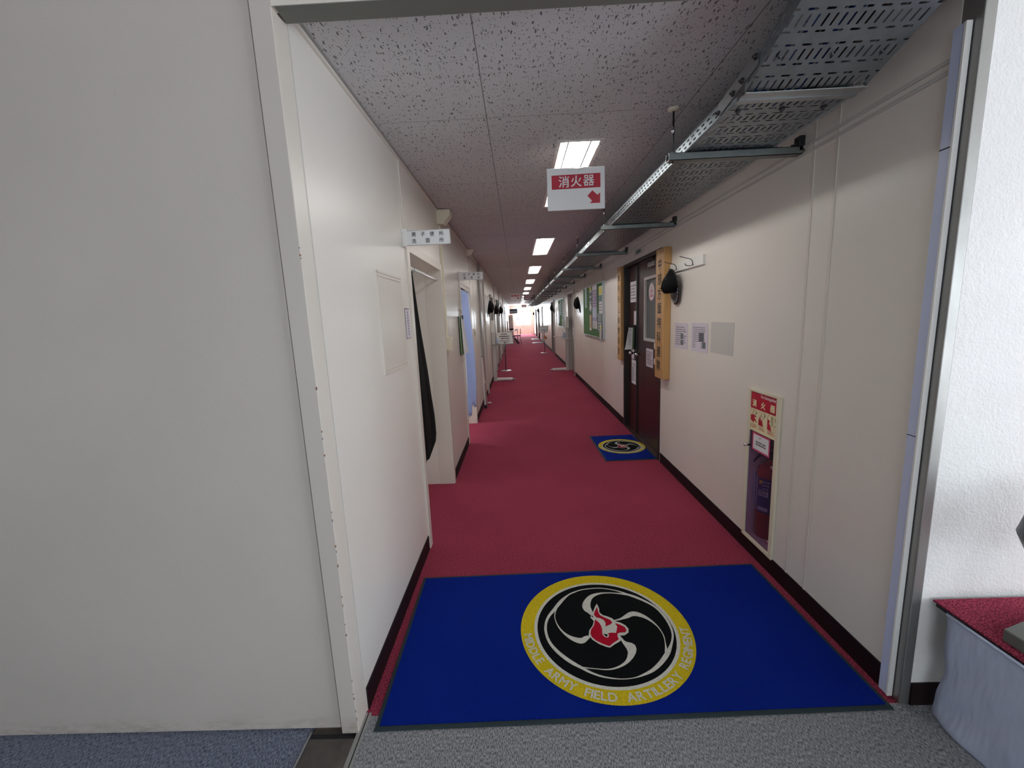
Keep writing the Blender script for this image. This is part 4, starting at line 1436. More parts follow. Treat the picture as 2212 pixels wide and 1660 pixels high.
# the extinguisher itself
ex = thing('fire_extinguisher', 'red fire extinguisher with blue and white labels standing inside the wall cabinet', 'fire extinguisher', (1.432, 2.30, 0.112))
c = (1.432, 2.30, 0.112)
obj('cylinder', B().m('extinguisher_red').lathe(c, [(0, 0), (0.062, 0.0), (0.068, 0.012), (0.068, 0.38), (0.060, 0.42), (0.035, 0.448), (0.022, 0.455), (0.022, 0.475), (0, 0.475)], 32), ex)
a0, a1 = math.radians(150), math.radians(300)
lb = obj('label', B().m('label_blue').lathe(c, [(0.0686, 0.16), (0.0686, 0.37)], 24, math.radians(175), math.radians(250)).m('pale_blue').lathe(c, [(0.0686, 0.16), (0.0686, 0.37)], 24, math.radians(100), math.radians(173)).lathe(c, [(0.0686, 0.16), (0.0686, 0.37)], 24, math.radians(252), math.radians(300)), ex, fixn=False)
b = B()


def onc(th, z):
    t = math.radians(th)
    return ((c[0] + 0.0692 * math.cos(t), c[1] + 0.0692 * math.sin(t), c[2] + z), (Vector((-math.sin(t), math.cos(t), 0)), Vector((0, 0, 1))))


for th, z, w, hh, mt in ((212, 0.28, 0.055, 0.035, 'pale_blue'), (212, 0.185, 0.055, 0.022, 'pale_blue'), (196, 0.345, 0.02, 0.022, 'poster_yellow')):
    p, fr = onc(th, z)
    rect(b, p, w, hh, fr, mt)
for k, z in enumerate((0.35, 0.33, 0.31)):
    p, fr = onc(222, z)
    print_rows(b, p, 0.035, 0.010, 1, fr, 40 + k, 'pale_blue', 0.7)
for k, z in enumerate((0.29, 0.275)):
    p, fr = onc(212, z)
    print_rows(b, Vector(p) + Vector((-0.0006, -0.0006, 0)), 0.045, 0.012, 1, fr, 44 + k, 'ink', 0.7)
obj('print', b, lb, fixn=False)
obj('valve_head', B().m('black_plastic').box(1.415, 1.45, 2.285, 2.315, 0.585, 0.62).m('extinguisher_red').box(1.39, 1.46, 2.292, 2.308, 0.62, 0.628).box(1.38, 1.46, 2.292, 2.308, 0.65, 0.658), ex, bevel=0.003)
b = B().m('black_plastic').tube([(1.43, 2.30, 0.60), (1.39, 2.34, 0.60), (1.36, 2.372, 0.54), (1.362, 2.376, 0.40), (1.366, 2.372, 0.28)], 0.009, 10)
obj('hose', b, ex)
b = B().m('pale_blue').prism([(1.362, 2.352, 0.50), (1.366, 2.352, 0.30), (1.40, 2.345, 0.27), (1.40, 2.345, 0.46)], (0, 0.001, 0))
obj('tag', b, ex)


# ------------------------------------------------------------------ papers and notices by the brown door
def sheet(name, label, cat, pos, w, hgt, facing, mat='paper', rows=8, seed=1, group=None, pics=(), ink='grey_ink', fill=0.4, thick=0.0015, margin=0.12):
    """a sheet of paper taped flat; pos is its centre just off the wall"""
    ux, uy = Vector(DIRS[facing][0]), Vector(DIRS[facing][1])
    nn = ux.cross(uy)
    pos = Vector(pos)
    r = thing(name, label, cat, pos - uy * (hgt / 2), group)
    b = B().m(mat)
    q = [pos + ux * (sx * w / 2) + uy * (sy * hgt / 2) for sx, sy in ((-1, -1), (1, -1), (1, 1), (-1, 1))]
    b.prism(q, nn * -thick)
    obj('sheet', b, r)
    b = B()
    pp = pos + nn * 0.0006
    print_rows(b, pp, w * (1 - 2 * margin), hgt * (1 - 2 * margin), rows, facing, seed, ink, fill)
    for u, v, pw, ph, pm in pics:
        rect(b, pos + ux * (u * w) + uy * (v * hgt) + nn * 0.0011, pw * w, ph * hgt, facing, pm)
    obj('print', b, r, fixn=False)
    return r


sheet('notice', 'printed notice in a clear sleeve next to the large plaque, the first of two', 'notice', (XR - 0.003, 3.425, 1.247), 0.27, 0.207, 'R', 'lilac_paper', 9, 11, None,
      ((0.1, -0.02, 0.2, 0.2, 'poster_grey'), (0.1, -0.25, 0.2, 0.18, 'poster_grey')))
sheet('notice', 'printed notice with dark photographs, beside the blank patch on the right-hand wall', 'notice', (XR - 0.003, 3.08, 1.25), 0.28, 0.212, 'R', 'lilac_paper', 11, 12, None,
      ((0.14, 0.02, 0.3, 0.3, 'grey_ink'), (0.30, -0.25, 0.2, 0.22, 'poster_grey'), (-0.05, -0.30, 0.32, 0.22, 'lilac_paper')))
solo('empty_sleeve', B().m('light_grey_paint').box(XR - 0.002, XR - 0.0002, 2.59, 2.895, 1.157, 1.366), 'blank translucent grey sleeve taped to the wall beside the two printed notices', 'document sleeve')
sheet('notice', 'framed schedule sheet on the near leaf of the brown door, below its window', 'notice', (DX - 0.002, 4.40, 0.965), 0.225, 0.195, 'R', 'lilac_paper', 7, 13, None, (), 'ink')
for z, w in ((1.105, 0.06), (0.945, 0.06)):
    solo('label_plate', B().m('white_plastic').box(DX - 0.004, DX, 4.195, 4.25, z - 0.03, z + 0.03),
         'small white plate on the brown door, ' + ('upper' if z > 1 else 'lower') + ' of the two beside the plaque edge', 'label', group=None)
sheet('notice', 'framed drawing at eye height on the far leaf of the brown door', 'notice', (DX - 0.002, 5.03, 1.69), 0.25, 0.24, 'R', 'paper', 5, 14, None, (), 'grey_ink', 0.3)
sheet('notice', 'narrow white paper on the far brown door leaf, above the hanging booklet', 'notice', (DX - 0.002, 4.95, 1.385), 0.10, 0.16, 'R', 'paper', 5, 15, None, (), 'pale_pink', 0.3)
sheet('notice', 'newspaper cutting low on the far leaf of the brown door', 'notice', (DX - 0.002, 5.0, 0.735), 0.18, 0.29, 'R', 'paper', 9, 16, None, ((-0.2, -0.1, 0.12, 0.6, 'poster_grey'),), 'grey_ink', 0.35)
solo('notice', B().m('lilac_paper').box(DX - 0.003, DX - 0.0005, 4.98, 5.09, 0.89, 1.03), 'small grey-lilac sheet between the booklet and the newspaper cutting', 'notice')
# round sticker on the pane
r = thing('sticker', 'round pink-rimmed sticker with a character on the glass of the brown door', 'sticker', (DX + 0.014, 4.40, 1.58))
b = B().m('pink_frame')
for rad, mt, dx in ((0.092, 'pale_pink', 0.0), (0.080, 'sign_white', 0.0005)):
    b.m(mt).face([(DX + 0.0145 - dx, 4.405 - rad * math.cos(2 * math.pi * k / 32), 1.655 + rad * math.sin(2 * math.pi * k / 32)) for k in range(32)])
obj('disc', b, r, fixn=False)
obj('lettering', write(B(), '止', (DX + 0.0135, 4.405, 1.655), 0.11, 'R', bold=0.015, mat='pink_frame'), r, fixn=False)

# hanging booklet
r = thing('hanging_booklet', 'thick booklet of sheets hanging by a dark binder in the brown doorway', 'booklet', (1.33, 4.93, 1.01))
b = B().m('paper').prism([(1.300, 4.90, 1.285), (1.346, 4.90, 1.285), (1.338, 4.90, 1.02), (1.250, 4.90, 1.02), (1.262, 4.90, 1.06)], (0, 0.004, 0))
print_rows(b, (1.308, 4.898, 1.17), 0.03, 0.19, 12, 'F', 17, 'grey_ink', 0.3)
obj('front_sheet', b, r)
b = B().m('poster_green').prism([(1.345, 4.906, 1.28), (1.372, 4.93, 1.275), (1.368, 4.935, 1.012), (1.335, 4.906, 1.018)], (0.003, 0.02, 0))
b.m('black_plastic').box(1.372, 1.386, 4.90, 4.95, 1.02, 1.29)
obj('sheaf', b, r)
obj('binder_clip', B().m('black_plastic').box(1.30, 1.386, 4.896, 4.91, 1.276, 1.294), r)

# small plate over the brown door
r = thing('name_plate', 'small grey plate holder above the brown double door', 'sign', (XR, 4.6, 2.07))
obj('holder', B().m('light_grey_paint').box(XR - 0.012, XR, 4.44, 4.78, 2.066, 2.125), r, bevel=0.003)
obj('card', B().m('poster_grey').box(XR - 0.0135, XR - 0.012, 4.53, 4.70, 2.075, 2.112), r)


# ------------------------------------------------------------------ green notice boards
r = thing('notice_board', 'green felt notice board in an aluminium frame covered with posters', 'notice board', (XR, 7.35, 1.05))
Y0, Y1, Z0, Z1 = 6.42, 8.275, 1.055, 1.945
obj('felt_panel', B().m('green_felt').box(XR - 0.033, XR - 0.002, Y0 + 0.02, Y1 - 0.02, Z0 + 0.02, Z1 - 0.02), r)
b = B().m('aluminium')
for a in ((Y0, Y0 + 0.022, Z0, Z1), (Y1 - 0.022, Y1, Z0, Z1), (Y0 + 0.022, Y1 - 0.022, Z0, Z0 + 0.02), (Y0 + 0.022, Y1 - 0.022, Z1 - 0.02, Z1)):
    b.box(XR - 0.034, XR, a[0], a[1], a[2], a[3])
obj('frame', b, r, bevel=0.002)
px = XR - 0.0362
POST = [('pale blue vertical banner poster at the far edge of the green notice board', 7.95, 1.75, 0.16, 0.36, 'pale_blue', 9, ()),
        ('grey and white poster in the upper middle of the green notice board', 7.46, 1.70, 0.22, 0.44, 'poster_grey', 4, ((0.0, -0.3, 0.7, 0.25, 'paper'), (0, 0.42, 0.8, 0.14, 'poster_yellow'))),
        ('narrow orange poster under the grey and white one on the green board', 7.47, 1.30, 0.19, 0.28, 'poster_orange', 5, ((0, -0.4, 0.9, 0.18, 'paper'),)),
        ('large purple poster in the centre of the green notice board', 7.07, 1.625, 0.43, 0.60, 'poster_purple', 10, ((0, -0.25, 0.85, 0.3, 'pale_blue'), (0, 0.42, 0.9, 0.12, 'paper'))),
        ('cream leaflet pinned directly under the large purple poster', 7.07, 1.265, 0.43, 0.125, 'paper', 5, ()),
        ('white and teal poster with a yellow top at the near edge of the green board', 6.56, 1.66, 0.26, 0.42, 'paper', 8, ((0, 0.34, 0.9, 0.28, 'poster_yellow'), (0, 0.07, 0.9, 0.22, 'poster_teal'))),
        ('dark grey poster low at the near edge of the green board', 6.63, 1.30, 0.32, 0.30, 'poster_grey', 5, ())]
for i, (lab, yy, zz, w, hh, mt, rows, pics) in enumerate(POST):
    sheet('poster', lab, 'poster', (px, yy, zz), w, hh, 'R', mt, rows, 30 + i, None, pics, 'grey_ink' if mt in ('paper', 'pale_blue') else 'lilac_paper', 0.35, 0.0012, 0.08)
b = B().m('poster_yellow').prism([(1.30, 6.60, 1.28), (1.292, 6.45, 1.27), (1.262, 6.43, 1.09), (1.285, 6.58, 1.11)], (-0.001, 0, 0))
print_rows(b, (1.280, 6.5, 1.19), 0.08, 0.12, 5, 'R', 41, 'poster_green', 0.4)
solo('leaflet', b, 'yellow-green leaflet curling off the near lower corner of the green board', 'leaflet')
solo('leaflet', B().m('paper').prism([(1.30, 6.44, 1.24), (1.262, 6.405, 1.19), (1.252, 6.41, 1.02), (1.29, 6.45, 1.00)], (-0.001, 0, 0)), 'white leaflet hanging behind the yellow-green one on the green board', 'leaflet')

r = thing('notice_board', 'second, far smaller-looking green notice board beyond the first door frame', 'notice board', (XR, 12.6, 1.1))
obj('felt_panel', B().m('green_felt').box(XR - 0.029, XR - 0.002, 11.85, 13.35, 1.12, 1.90), r)
b = B().m('aluminium')
for a in ((11.82, 11.85, 1.09, 1.93), (13.35, 13.38, 1.09, 1.93), (11.85, 13.35, 1.09, 1.12), (11.85, 13.35, 1.90, 1.93)):
    b.box(XR - 0.03, XR, a[0], a[1], a[2], a[3])
obj('frame', b, r)
for i, (yy, zz, w, hh, mt) in enumerate(((13.1, 1.5, 0.3, 0.6, 'pale_blue'), (12.6, 1.66, 0.32, 0.42, 'poster_teal'), (12.1, 1.6, 0.3, 0.5, 'poster_grey'), (12.15, 1.24, 0.3, 0.2, 'paper'))):
    sheet('poster', ('pale blue', 'teal', 'grey', 'small white')[i] + ' poster on the second, farther green notice board', 'poster', (XR - 0.0322, yy, zz), w, hh, 'R', mt, 5, 50 + i, None, (), 'lilac_paper' if mt != 'paper' else 'grey_ink', 0.3)
sheet('notice', 'white sheet on the door frame just beyond the green notice board', 'notice', (XR - 0.025, 10.99, 1.23), 0.22, 0.32, 'R', 'paper', 6, 60, None, ())
sheet('notice', 'folded white sheets hanging on the handle of the first grey door', 'notice', (XR + 0.02, 10.2, 1.0), 0.22, 0.26, 'R', 'paper', 4, 61, None, ())
sheet('notice', 'white vertical sheet on the wall beyond the second notice board', 'notice', (XR - 0.003, 14.3, 1.35), 0.35, 0.5, 'R', 'paper', 6, 62, None, ((0, -0.1, 0.3, 0.12, 'ink'), (0.1, -0.42, 0.3, 0.14, 'ink')))


# ------------------------------------------------------------------ left wall: hatch, notice, conduit, switches, curtains
b = B().m('frame_paint')
for a in ((1.915, 2.31, 1.688, 1.698), (1.915, 2.31, 1.672, 1.678), (1.915, 2.31, 1.213, 1.221), (1.915, 2.31, 1.233, 1.239), (1.913, 1.921, 1.213, 1.698)):
    b.box(XL, XL + 0.005, a[0], a[1], a[2], a[3])
b.box(XL, XL + 0.002, 2.303, 2.308, 1.22, 1.69)
b.box(XL, XL + 0.0015, 1.92, 2.305, 1.22, 1.69)
solo('access_hatch', b, 'shallow painted access hatch outline in the wall before the first doorway', 'hatch')
r = thing('notice', 'narrow vertical pink-edged notice strip beside the first doorway', 'notice', (XL, 2.392, 1.36))
b = B()
rect(b, (XL + 0.0015, 2.392, 1.448), 0.098, 0.172, 'L', 'grey_ink')
rect(b, (XL + 0.0022, 2.392, 1.447), 0.090, 0.164, 'L', 'lilac_paper')
obj('sheet', b, r, fixn=False)
b = B()
for i in range(9):
    rect(b, (XL + 0.003, 2.392, 1.512 - i * 0.0155), 0.012, 0.010, 'L', 'grey_ink')
    rect(b, (XL + 0.003, 2.405, 1.512 - i * 0.0155), 0.005, 0.008, 'L', 'grey_ink')
obj('print', b, r, fixn=False)

r = thing('conduit', 'cream wall conduit with a wedge-shaped ceiling box and outlet box, beyond the first doorway', 'conduit', (XL, 3.64, 1.19))
b = B().m('cream_plastic').prism([(XL, 3.56, 2.356), (-0.522, 3.56, 2.356), (-0.520, 3.56, 2.312), (-0.578, 3.56, 2.240), (XL, 3.56, 2.244)], (0, 0.10, 0))
obj('ceiling_box', b, r, bevel=0.003)
obj('channel', B().m('cream_plastic').box(XL, XL + 0.018, 3.615, 3.645, 1.31, 2.245), r, bevel=0.003)
bx_ = obj('outlet_box', B().m('cream_plastic').box(XL, XL + 0.05, 3.60, 3.69, 1.193, 1.312), r, bevel=0.004)
b = B().m('light_grey_paint')
for z in (1.22, 1.245, 1.27):
    b.box(XL + 0.0502, XL + 0.052, 3.63, 3.65, z, z + 0.012)
b.m('dark_steel').tube([(XL + 0.02, 3.599, 1.25), (XL + 0.02, 3.602, 1.25)], 0.002, 6)
obj('socket_face', b, bx_)

r = thing('light_switch', 'cream light switch on the wall just past the blue curtain', 'light switch', (XL, 6.1, 1.18))
obj('face_plate', B().m('cream_plastic').box(XL, XL + 0.01, 5.95, 6.10, 1.19, 1.31), r, bevel=0.003)
obj('rocker', B().m('grey_plastic').box(XL + 0.0101, XL + 0.014, 6.0, 6.05, 1.215, 1.285), r)

r = thing('smoke_detector', 'small cream box on the ceiling edge above the second room sign', 'box', (XL, 5.62, 2.28))
obj('case', B().m('cream_plastic').prism([(XL, 5.6, 2.356), (XL + 0.085, 5.6, 2.356), (XL + 0.05, 5.6, 2.29), (XL, 5.6, 2.28)], (0, 0.08, 0)), r, bevel=0.003)
obj('vent_slot', B().m('white_plastic').prism([(XL + 0.03, 5.598, 2.31), (XL + 0.036, 5.598, 2.306), (XL + 0.066, 5.598, 2.348), (XL + 0.06, 5.598, 2.350)], (0, 0.001, 0)), r)

# hanging file on the wall before the blue curtain
r = thing('hanging_file', 'green-backed sheaf of papers hanging on a hook before the blue curtain', 'file', (XL, 4.5, 1.07))
obj('hook', B().m('dark_steel').tube([(XL, 4.5, 1.56), (XL + 0.03, 4.5, 1.55), (XL + 0.035, 4.5, 1.52)], 0.003, 6), r)
b = B().m('poster_green').prism([(XL + 0.012, 4.43, 1.49), (XL + 0.022, 4.58, 1.50), (XL + 0.030, 4.58, 1.09), (XL + 0.014, 4.43, 1.07)], (0.004, 0, 0))
b.m('black_plastic').prism([(XL + 0.004, 4.43, 1.49), (XL + 0.010, 4.43, 1.49), (XL + 0.014, 4.43, 1.07), (XL + 0.006, 4.43, 1.07)], (0, 0.15, 0))
obj('cover', b, r)
b = B().m('paper').prism([(XL + 0.028, 4.44, 1.50), (XL + 0.034, 4.44, 1.50), (XL + 0.078, 4.44, 1.10), (XL + 0.040, 4.44, 1.075)], (0, 0.12, 0))
obj('sheaf', b, r)
obj('clip', B().m('black_plastic').box(XL + 0.028, XL + 0.05, 4.46, 4.50, 1.46, 1.50), r)


def curtain(name, label, x, y0, y1, z0, z1, mat, lean, folds, amp, seed, dz=0.0, edge=None, bulge=0.0):
    r = thing(name, label, 'curtain', (x, (y0 + y1) / 2, z0))
    rn = random.Random(seed)
    ph = [rn.uniform(0, 6) for _ in range(4)]

    def f(u, v):
        # u along the opening, v from the top down
        grow = 0.35 + 0.65 * v
        yy = y0 + (y1 - y0) * u + lean * u * v
        zz0 = z1 + (z0 - z1) * v
        if edge:
            for (za, ya), (zb, yb) in zip(edge, edge[1:]):
                if za >= zz0 >= zb:
                    yy = y0 + (ya + (yb - ya) * (za - zz0) / (za - zb) - y0) * u
        xx = x + amp * grow * (math.sin(folds * 2 * math.pi * u + ph[0] + 0.6 * v) + 0.35 * math.sin(folds * 4.3 * math.pi * u + ph[1]))
        xx += bulge * math.sin(math.pi * min(1, v * 0.75)) ** 1.5
        zz = z1 + (z0 - z1) * v + dz * math.sin(3.0 * u * math.pi + ph[2]) * v
        return (xx, yy, zz)
    cl = obj('cloth', B().m(mat).grid(f, 60, 26), r, thick=0.002)
    return r


r = curtain('doorway_curtain', 'black curtain hanging inside the first doorway, flaring towards its rounded hem', -0.662, 2.545, 2.80, 0.505, 1.775, 'black_cloth', 0.34, 2.0, 0.005, 3, 0.0,
            [(1.80, 2.70), (1.44, 2.80), (1.11, 2.93), (0.93, 2.98), (0.735, 3.05), (0.60, 3.055), (0.54, 3.01), (0.515, 2.90), (0.50, 2.72)])
obj('tension_rod', B().m('white_plastic').tube([(-0.662, 2.53, 1.79), (-0.662, 3.516, 1.79)], 0.011, 10), r)
for yy in (2.6, 2.72):
    obj('ring', B().m('grey_plastic').tube([(-0.662 + 0.016 * math.cos(a * math.pi / 4), yy, 1.786 + 0.018 * math.sin(a * math.pi / 4)) for a in range(9)], 0.002, 5, False), r)
r = curtain('doorway_curtain', 'pale blue curtain filling the second doorway, gathered at the bottom', -0.648, 4.735, 5.64, 0.33, 1.80, 'curtain_blue', -0.06, 5.0, 0.011, 6, 0.05, bulge=0.045)
obj('tension_rod', B().m('dark_steel').tube([(-0.648, 4.715, 1.815), (-0.648, 5.665, 1.815)], 0.009, 10), r)

# folded stand leaning on the left wall
r = thing('folded_stand', 'folded grey-white stand with a thin pole leaning on the wall past the blue curtain', 'stand', (-0.58, 6.75, 0.0))
b = B().m('light_grey_paint').prism([(-0.628, 6.72, 0.82), (-0.606, 6.72, 0.82), (-0.572, 6.62, 0.05), (-0.600, 6.62, 0.05)], (0, 0.03, 0))
obj('slab_post', b, r, bevel=0.003)
obj('rubber_foot', B().m('black_plastic').box(-0.606, -0.560, 6.60, 6.68, 0.0, 0.055), r, bevel=0.004)
pl = obj('pole', B().m('pale_pink').tube([(-0.612, 6.80, 0.80), (-0.598, 6.88, 0.40), (-0.575, 6.95, 0.03)], 0.008, 8), r)
obj('clamp', B().m('white_plastic').tube([(-0.602, 6.87, 0.42), (-0.595, 6.89, 0.36)], 0.014, 8), pl)
obj('hook', B().m('chrome').tube([(-0.628, 6.72, 0.85), (-0.610, 6.72, 0.835), (-0.595, 6.72, 0.845), (-0.585, 6.72, 0.865)], 0.006, 6), r)
obj('foot_bar', B().m('white_plastic').tube([(-0.58, 6.95, 0.02), (-0.51, 6.95, 0.02)], 0.013, 8), r)


# ------------------------------------------------------------------ sanitiser stands and sign stands
def sanitiser_stand(side, y, label, blabel):
    n = 1 if side == 'L' else -1
    xw = XL if side == 'L' else XR
    X = lambda d: xw + n * d
    r = thing('sanitiser_stand', label, 'stand', (X(0.2), y, 0))
    obj('post', B().m('light_grey_paint').box(X(0.025), X(0.105), y - 0.02, y + 0.02, 0.0, 1.32), r, bevel=0.004)
    obj('slotted_edge', B().m('aluminium').box(X(0.105), X(0.112), y - 0.018, y + 0.018, 0.12, 0.84), r)
    ft = obj('foot', B().m('white_plastic').prism([(X(0.03), y, 0.012), (X(0.46), y, 0.012), (X(0.46), y, 0.058), (X(0.03), y, 0.07)], (0, 0.09, 0)), r, bevel=0.004)
    obj('pedal', B().m('black_plastic').prism([(X(0.46), y + 0.01, 0.015), (X(0.52), y + 0.02, 0.012), (X(0.52), y + 0.02, 0.022), (X(0.46), y + 0.01, 0.045)], (0, 0.07, 0)).m('extinguisher_red').box(X(0.50), X(0.525), y + 0.02, y + 0.06, 0.02, 0.024), ft)
    sh = obj('shelf', B().m('grey_plastic' if side == 'L' else 'light_grey_paint').box(X(0.02), X(0.22), y - 0.09, y + 0.09, 0.83, 0.862), r, bevel=0.004)
    if side == 'R':
        obj('towel_bar', B().m('white_plastic').tube([(X(0.22), y, 0.90), (X(0.42), y, 0.90)], 0.012, 8), r)
    obj('head_box', B().m('white_plastic').box(X(0.02), X(0.10), y - 0.05, y + 0.03, 1.12, 1.40), r, bevel=0.006)
    c_ = (X(0.155), y - 0.02, 0.8625)
    bt = thing('sanitiser_bottle', blabel, 'bottle', c_)
    obj('bottle_body', B().m('clear_glass' if False else 'pale_blue').lathe(c_, [(0, 0), (0.038, 0), (0.042, 0.01), (0.042, 0.11), (0.03, 0.135), (0.014, 0.145), (0.014, 0.155), (0, 0.155)], 18), bt)
    obj('pump', B().m('white_plastic').lathe((c_[0], c_[1], c_[2] + 0.155), [(0, 0), (0.016, 0), (0.016, 0.014), (0.005, 0.018), (0.005, 0.04), (0, 0.04)], 12).box(c_[0] - n * 0.01, c_[0] + n * 0.04, c_[1] - 0.008, c_[1] + 0.008, c_[2] + 0.19, c_[2] + 0.202), bt)


sanitiser_stand('L', 9.48, 'grey hand-sanitiser stand with a long white foot by the wall where the caps hang', 'pump bottle on the sanitiser stand below the row of black caps')
sanitiser_stand('R', 10.85, 'sanitiser stand with a long white foot by the first grey door past the green board', 'pump bottle on the sanitiser stand past the green notice board')


def sign_stand(cx, y, w, hgt, z0, label, extra=False, seed=1):
    r = thing('sign_stand', label, 'sign stand', (cx, y, 0))
    obj('base_disc', B().m('aluminium').lathe((cx, y, 0.0), [(0, 0), (0.15, 0.0), (0.15, 0.006), (0.05, 0.016), (0, 0.018)], 28), r)
    obj('pole', B().m('dark_steel').tube([(cx, y, 0.01), (cx, y, z0 + 0.05)], 0.012, 10), r)
    lean = 0.09
    q = [Vector((cx - w / 2 + 0.03, y, z0)), Vector((cx + w / 2 + 0.03, y, z0)), Vector((cx + w / 2 - 0.01, y + lean, z0 + hgt)), Vector((cx - w / 2 - 0.03, y + lean, z0 + hgt))]
    if extra:
        q = [Vector((cx - w / 2 - 0.04, y, z0)), Vector((cx + w / 2 - 0.04, y, z0)), Vector((cx + w / 2 + 0.02, y + lean, z0 + hgt)), Vector((cx - w / 2, y + lean, z0 + hgt))]
    bd = obj('board', B().m('sign_white').prism(q, (0, 0.008, 0)), r)
    uy = (q[3] - q[0]).normalized()
    ux = Vector((1, 0, 0))
    uy = Vector((0, lean, hgt)).normalized()
    nn = ux.cross(uy)
    b = B()
    cc = sum(q, Vector()) / 4
    for i, (dz, ww, hh, mt) in enumerate(((0.36, 0.62, 0.11, 'ink'), (0.15, 0.82, 0.13, 'ink'), (-0.05, 0.6, 0.11, 'ink'), (-0.27, 0.8, 0.09, 'grey_ink'), (-0.40, 0.5, 0.07, 'grey_ink'))):
        if extra and i in (1, 4): continue
        print_rows(b, cc + uy * (dz * hgt) + nn * 0.002 + ux * (0.0 if i < 4 else 0.05), w * ww * 0.9, hgt * hh, 1, (ux, uy), seed * 10 + i, mt, 0.8)
    obj('print', b, bd, fixn=False)
    obj('ledge', B().m('aluminium').box(q[0].x, q[1].x, y - 0.02, y + 0.01, z0 - 0.012, z0), r)
    if extra:
        obj('green_strip', B().m('green_felt').prism([cc + ux * (w * 0.40) - uy * (hgt * 0.4) + nn * 0.003, cc + ux * (w * 0.46) - uy * (hgt * 0.4) + nn * 0.003, cc + ux * (w * 0.46) + uy * (hgt * 0.4) + nn * 0.003, cc + ux * (w * 0.40) + uy * (hgt * 0.4) + nn * 0.003], nn * 0.001), bd)
        b = B().m('poster_orange').prism([(cx - 0.03, y - 0.02, 0.62), (cx + 0.03, y - 0.02, 0.69), (cx + 0.12, y - 0.02, 0.59), (cx + 0.06, y - 0.02, 0.52)], (0, 0.004, 0))
        obj('hanging_card', b, r)
    return r


sign_stand(-0.375, 11.3, 0.40, 0.30, 0.75, 'white notice on a pole stand with round base, near the caps, facing the camera', False, 7)
sign_stand(1.02, 16.3, 0.34, 0.25, 0.81, 'white notice on a pole stand with an orange card hanging under it', True, 8)


# ------------------------------------------------------------------ far end furniture
r = thing('folding_table', 'small white-topped table with black legs far down the corridor', 'table', (-0.3, 23.4, 0))
obj('tabletop', B().m('white_table').box(-0.60, 0.0, 23.0, 24.0, 0.69, 0.72), r, bevel=0.004)
for x, y in ((-0.57, 23.05), (-0.03, 23.05), (-0.57, 23.95), (-0.03, 23.95)):
    obj('leg', B().m('black_plastic').tube([(x, y, 0.0), (x, y, 0.69)], 0.014, 8), r)
solo('paper_stack', B().m('paper').box(-0.20, 0.0, 23.1, 23.4, 0.7205, 0.79), 'white stack of papers on the far table', 'papers')
solo('bag', B().m('black_cloth').grid(lambda u, v: (-0.37 + 0.13 * math.sin(math.pi * u) ** 0.6 * math.cos(2 * math.pi * v), 23.25 + 0.12 * math.sin(math.pi * u) ** 0.6 * math.sin(2 * math.pi * v), 0.722 + 0.10 * (1 - math.cos(math.pi * u)) / 2 * 1.0), 10, 16), 'small black bag lying on the far table beside the white papers', 'bag')


def side_chair(cx, cy, label, seat_mat, s=1.0, flip=1):
    r = thing('chair', label, 'chair', (cx, cy, 0))
    obj('seat', B().m(seat_mat).box(cx - 0.2, cx + 0.2, cy - 0.19, cy + 0.19, 0.42, 0.46), r, bevel=0.012)
    obj('backrest', B().m('black_cloth').box(cx + flip * 0.17, cx + flip * 0.2, cy - 0.18, cy + 0.18, 0.55, 0.80), r, bevel=0.01)
    for sy in (-1, 1):
        obj('side_frame', B().m('black_plastic').tube([(cx + flip * 0.22, cy + sy * 0.19, 0.0), (cx + flip * 0.16, cy + sy * 0.19, 0.45), (cx + flip * 0.19, cy + sy * 0.19, 0.80)], 0.012, 8), r)
        obj('leg', B().m('black_plastic').tube([(cx - flip * 0.2, cy + sy * 0.19, 0.0), (cx - flip * 0.12, cy + sy * 0.19, 0.43)], 0.012, 8), r)
    obj('cross_bar', B().m('black_plastic').tube([(cx - flip * 0.17, cy - 0.19, 0.15), (cx - flip * 0.17, cy + 0.19, 0.15)], 0.008, 6), r)


side_chair(-0.06, 22.55, 'black chair standing in front of the far table', 'black_cloth')
for k in range(2):
    r = thing('folded_chair', ('nearer' if k == 0 else 'farther') + ' of two purple-black folded chairs leaning beside the black chair', 'chair', (-0.3 + 0.05 * k, 21.9 + 0.2 * k, 0), None)
    y = 21.9 + 0.2 * k
    x0 = -0.36 + 0.07 * k
    obj('seat', B().m('purple_cushion').prism([(x0, y, 0.42), (x0 + 0.06, y, 0.45), (x0 + 0.36, y, 0.07), (x0 + 0.32, y, 0.03)], (0, 0.05, 0)), r, bevel=0.005)
    obj('frame', B().m('chrome').tube([(x0 - 0.02, y - 0.01, 0.46), (x0 + 0.33, y - 0.01, 0.012)], 0.010, 6).tube([(x0 - 0.02, y + 0.07, 0.46), (x0 + 0.33, y + 0.07, 0.012)], 0.010, 6).tube([(x0 - 0.01, y - 0.01, 0.45), (x0 - 0.01, y - 0.01, 0.0)], 0.010, 6), r)

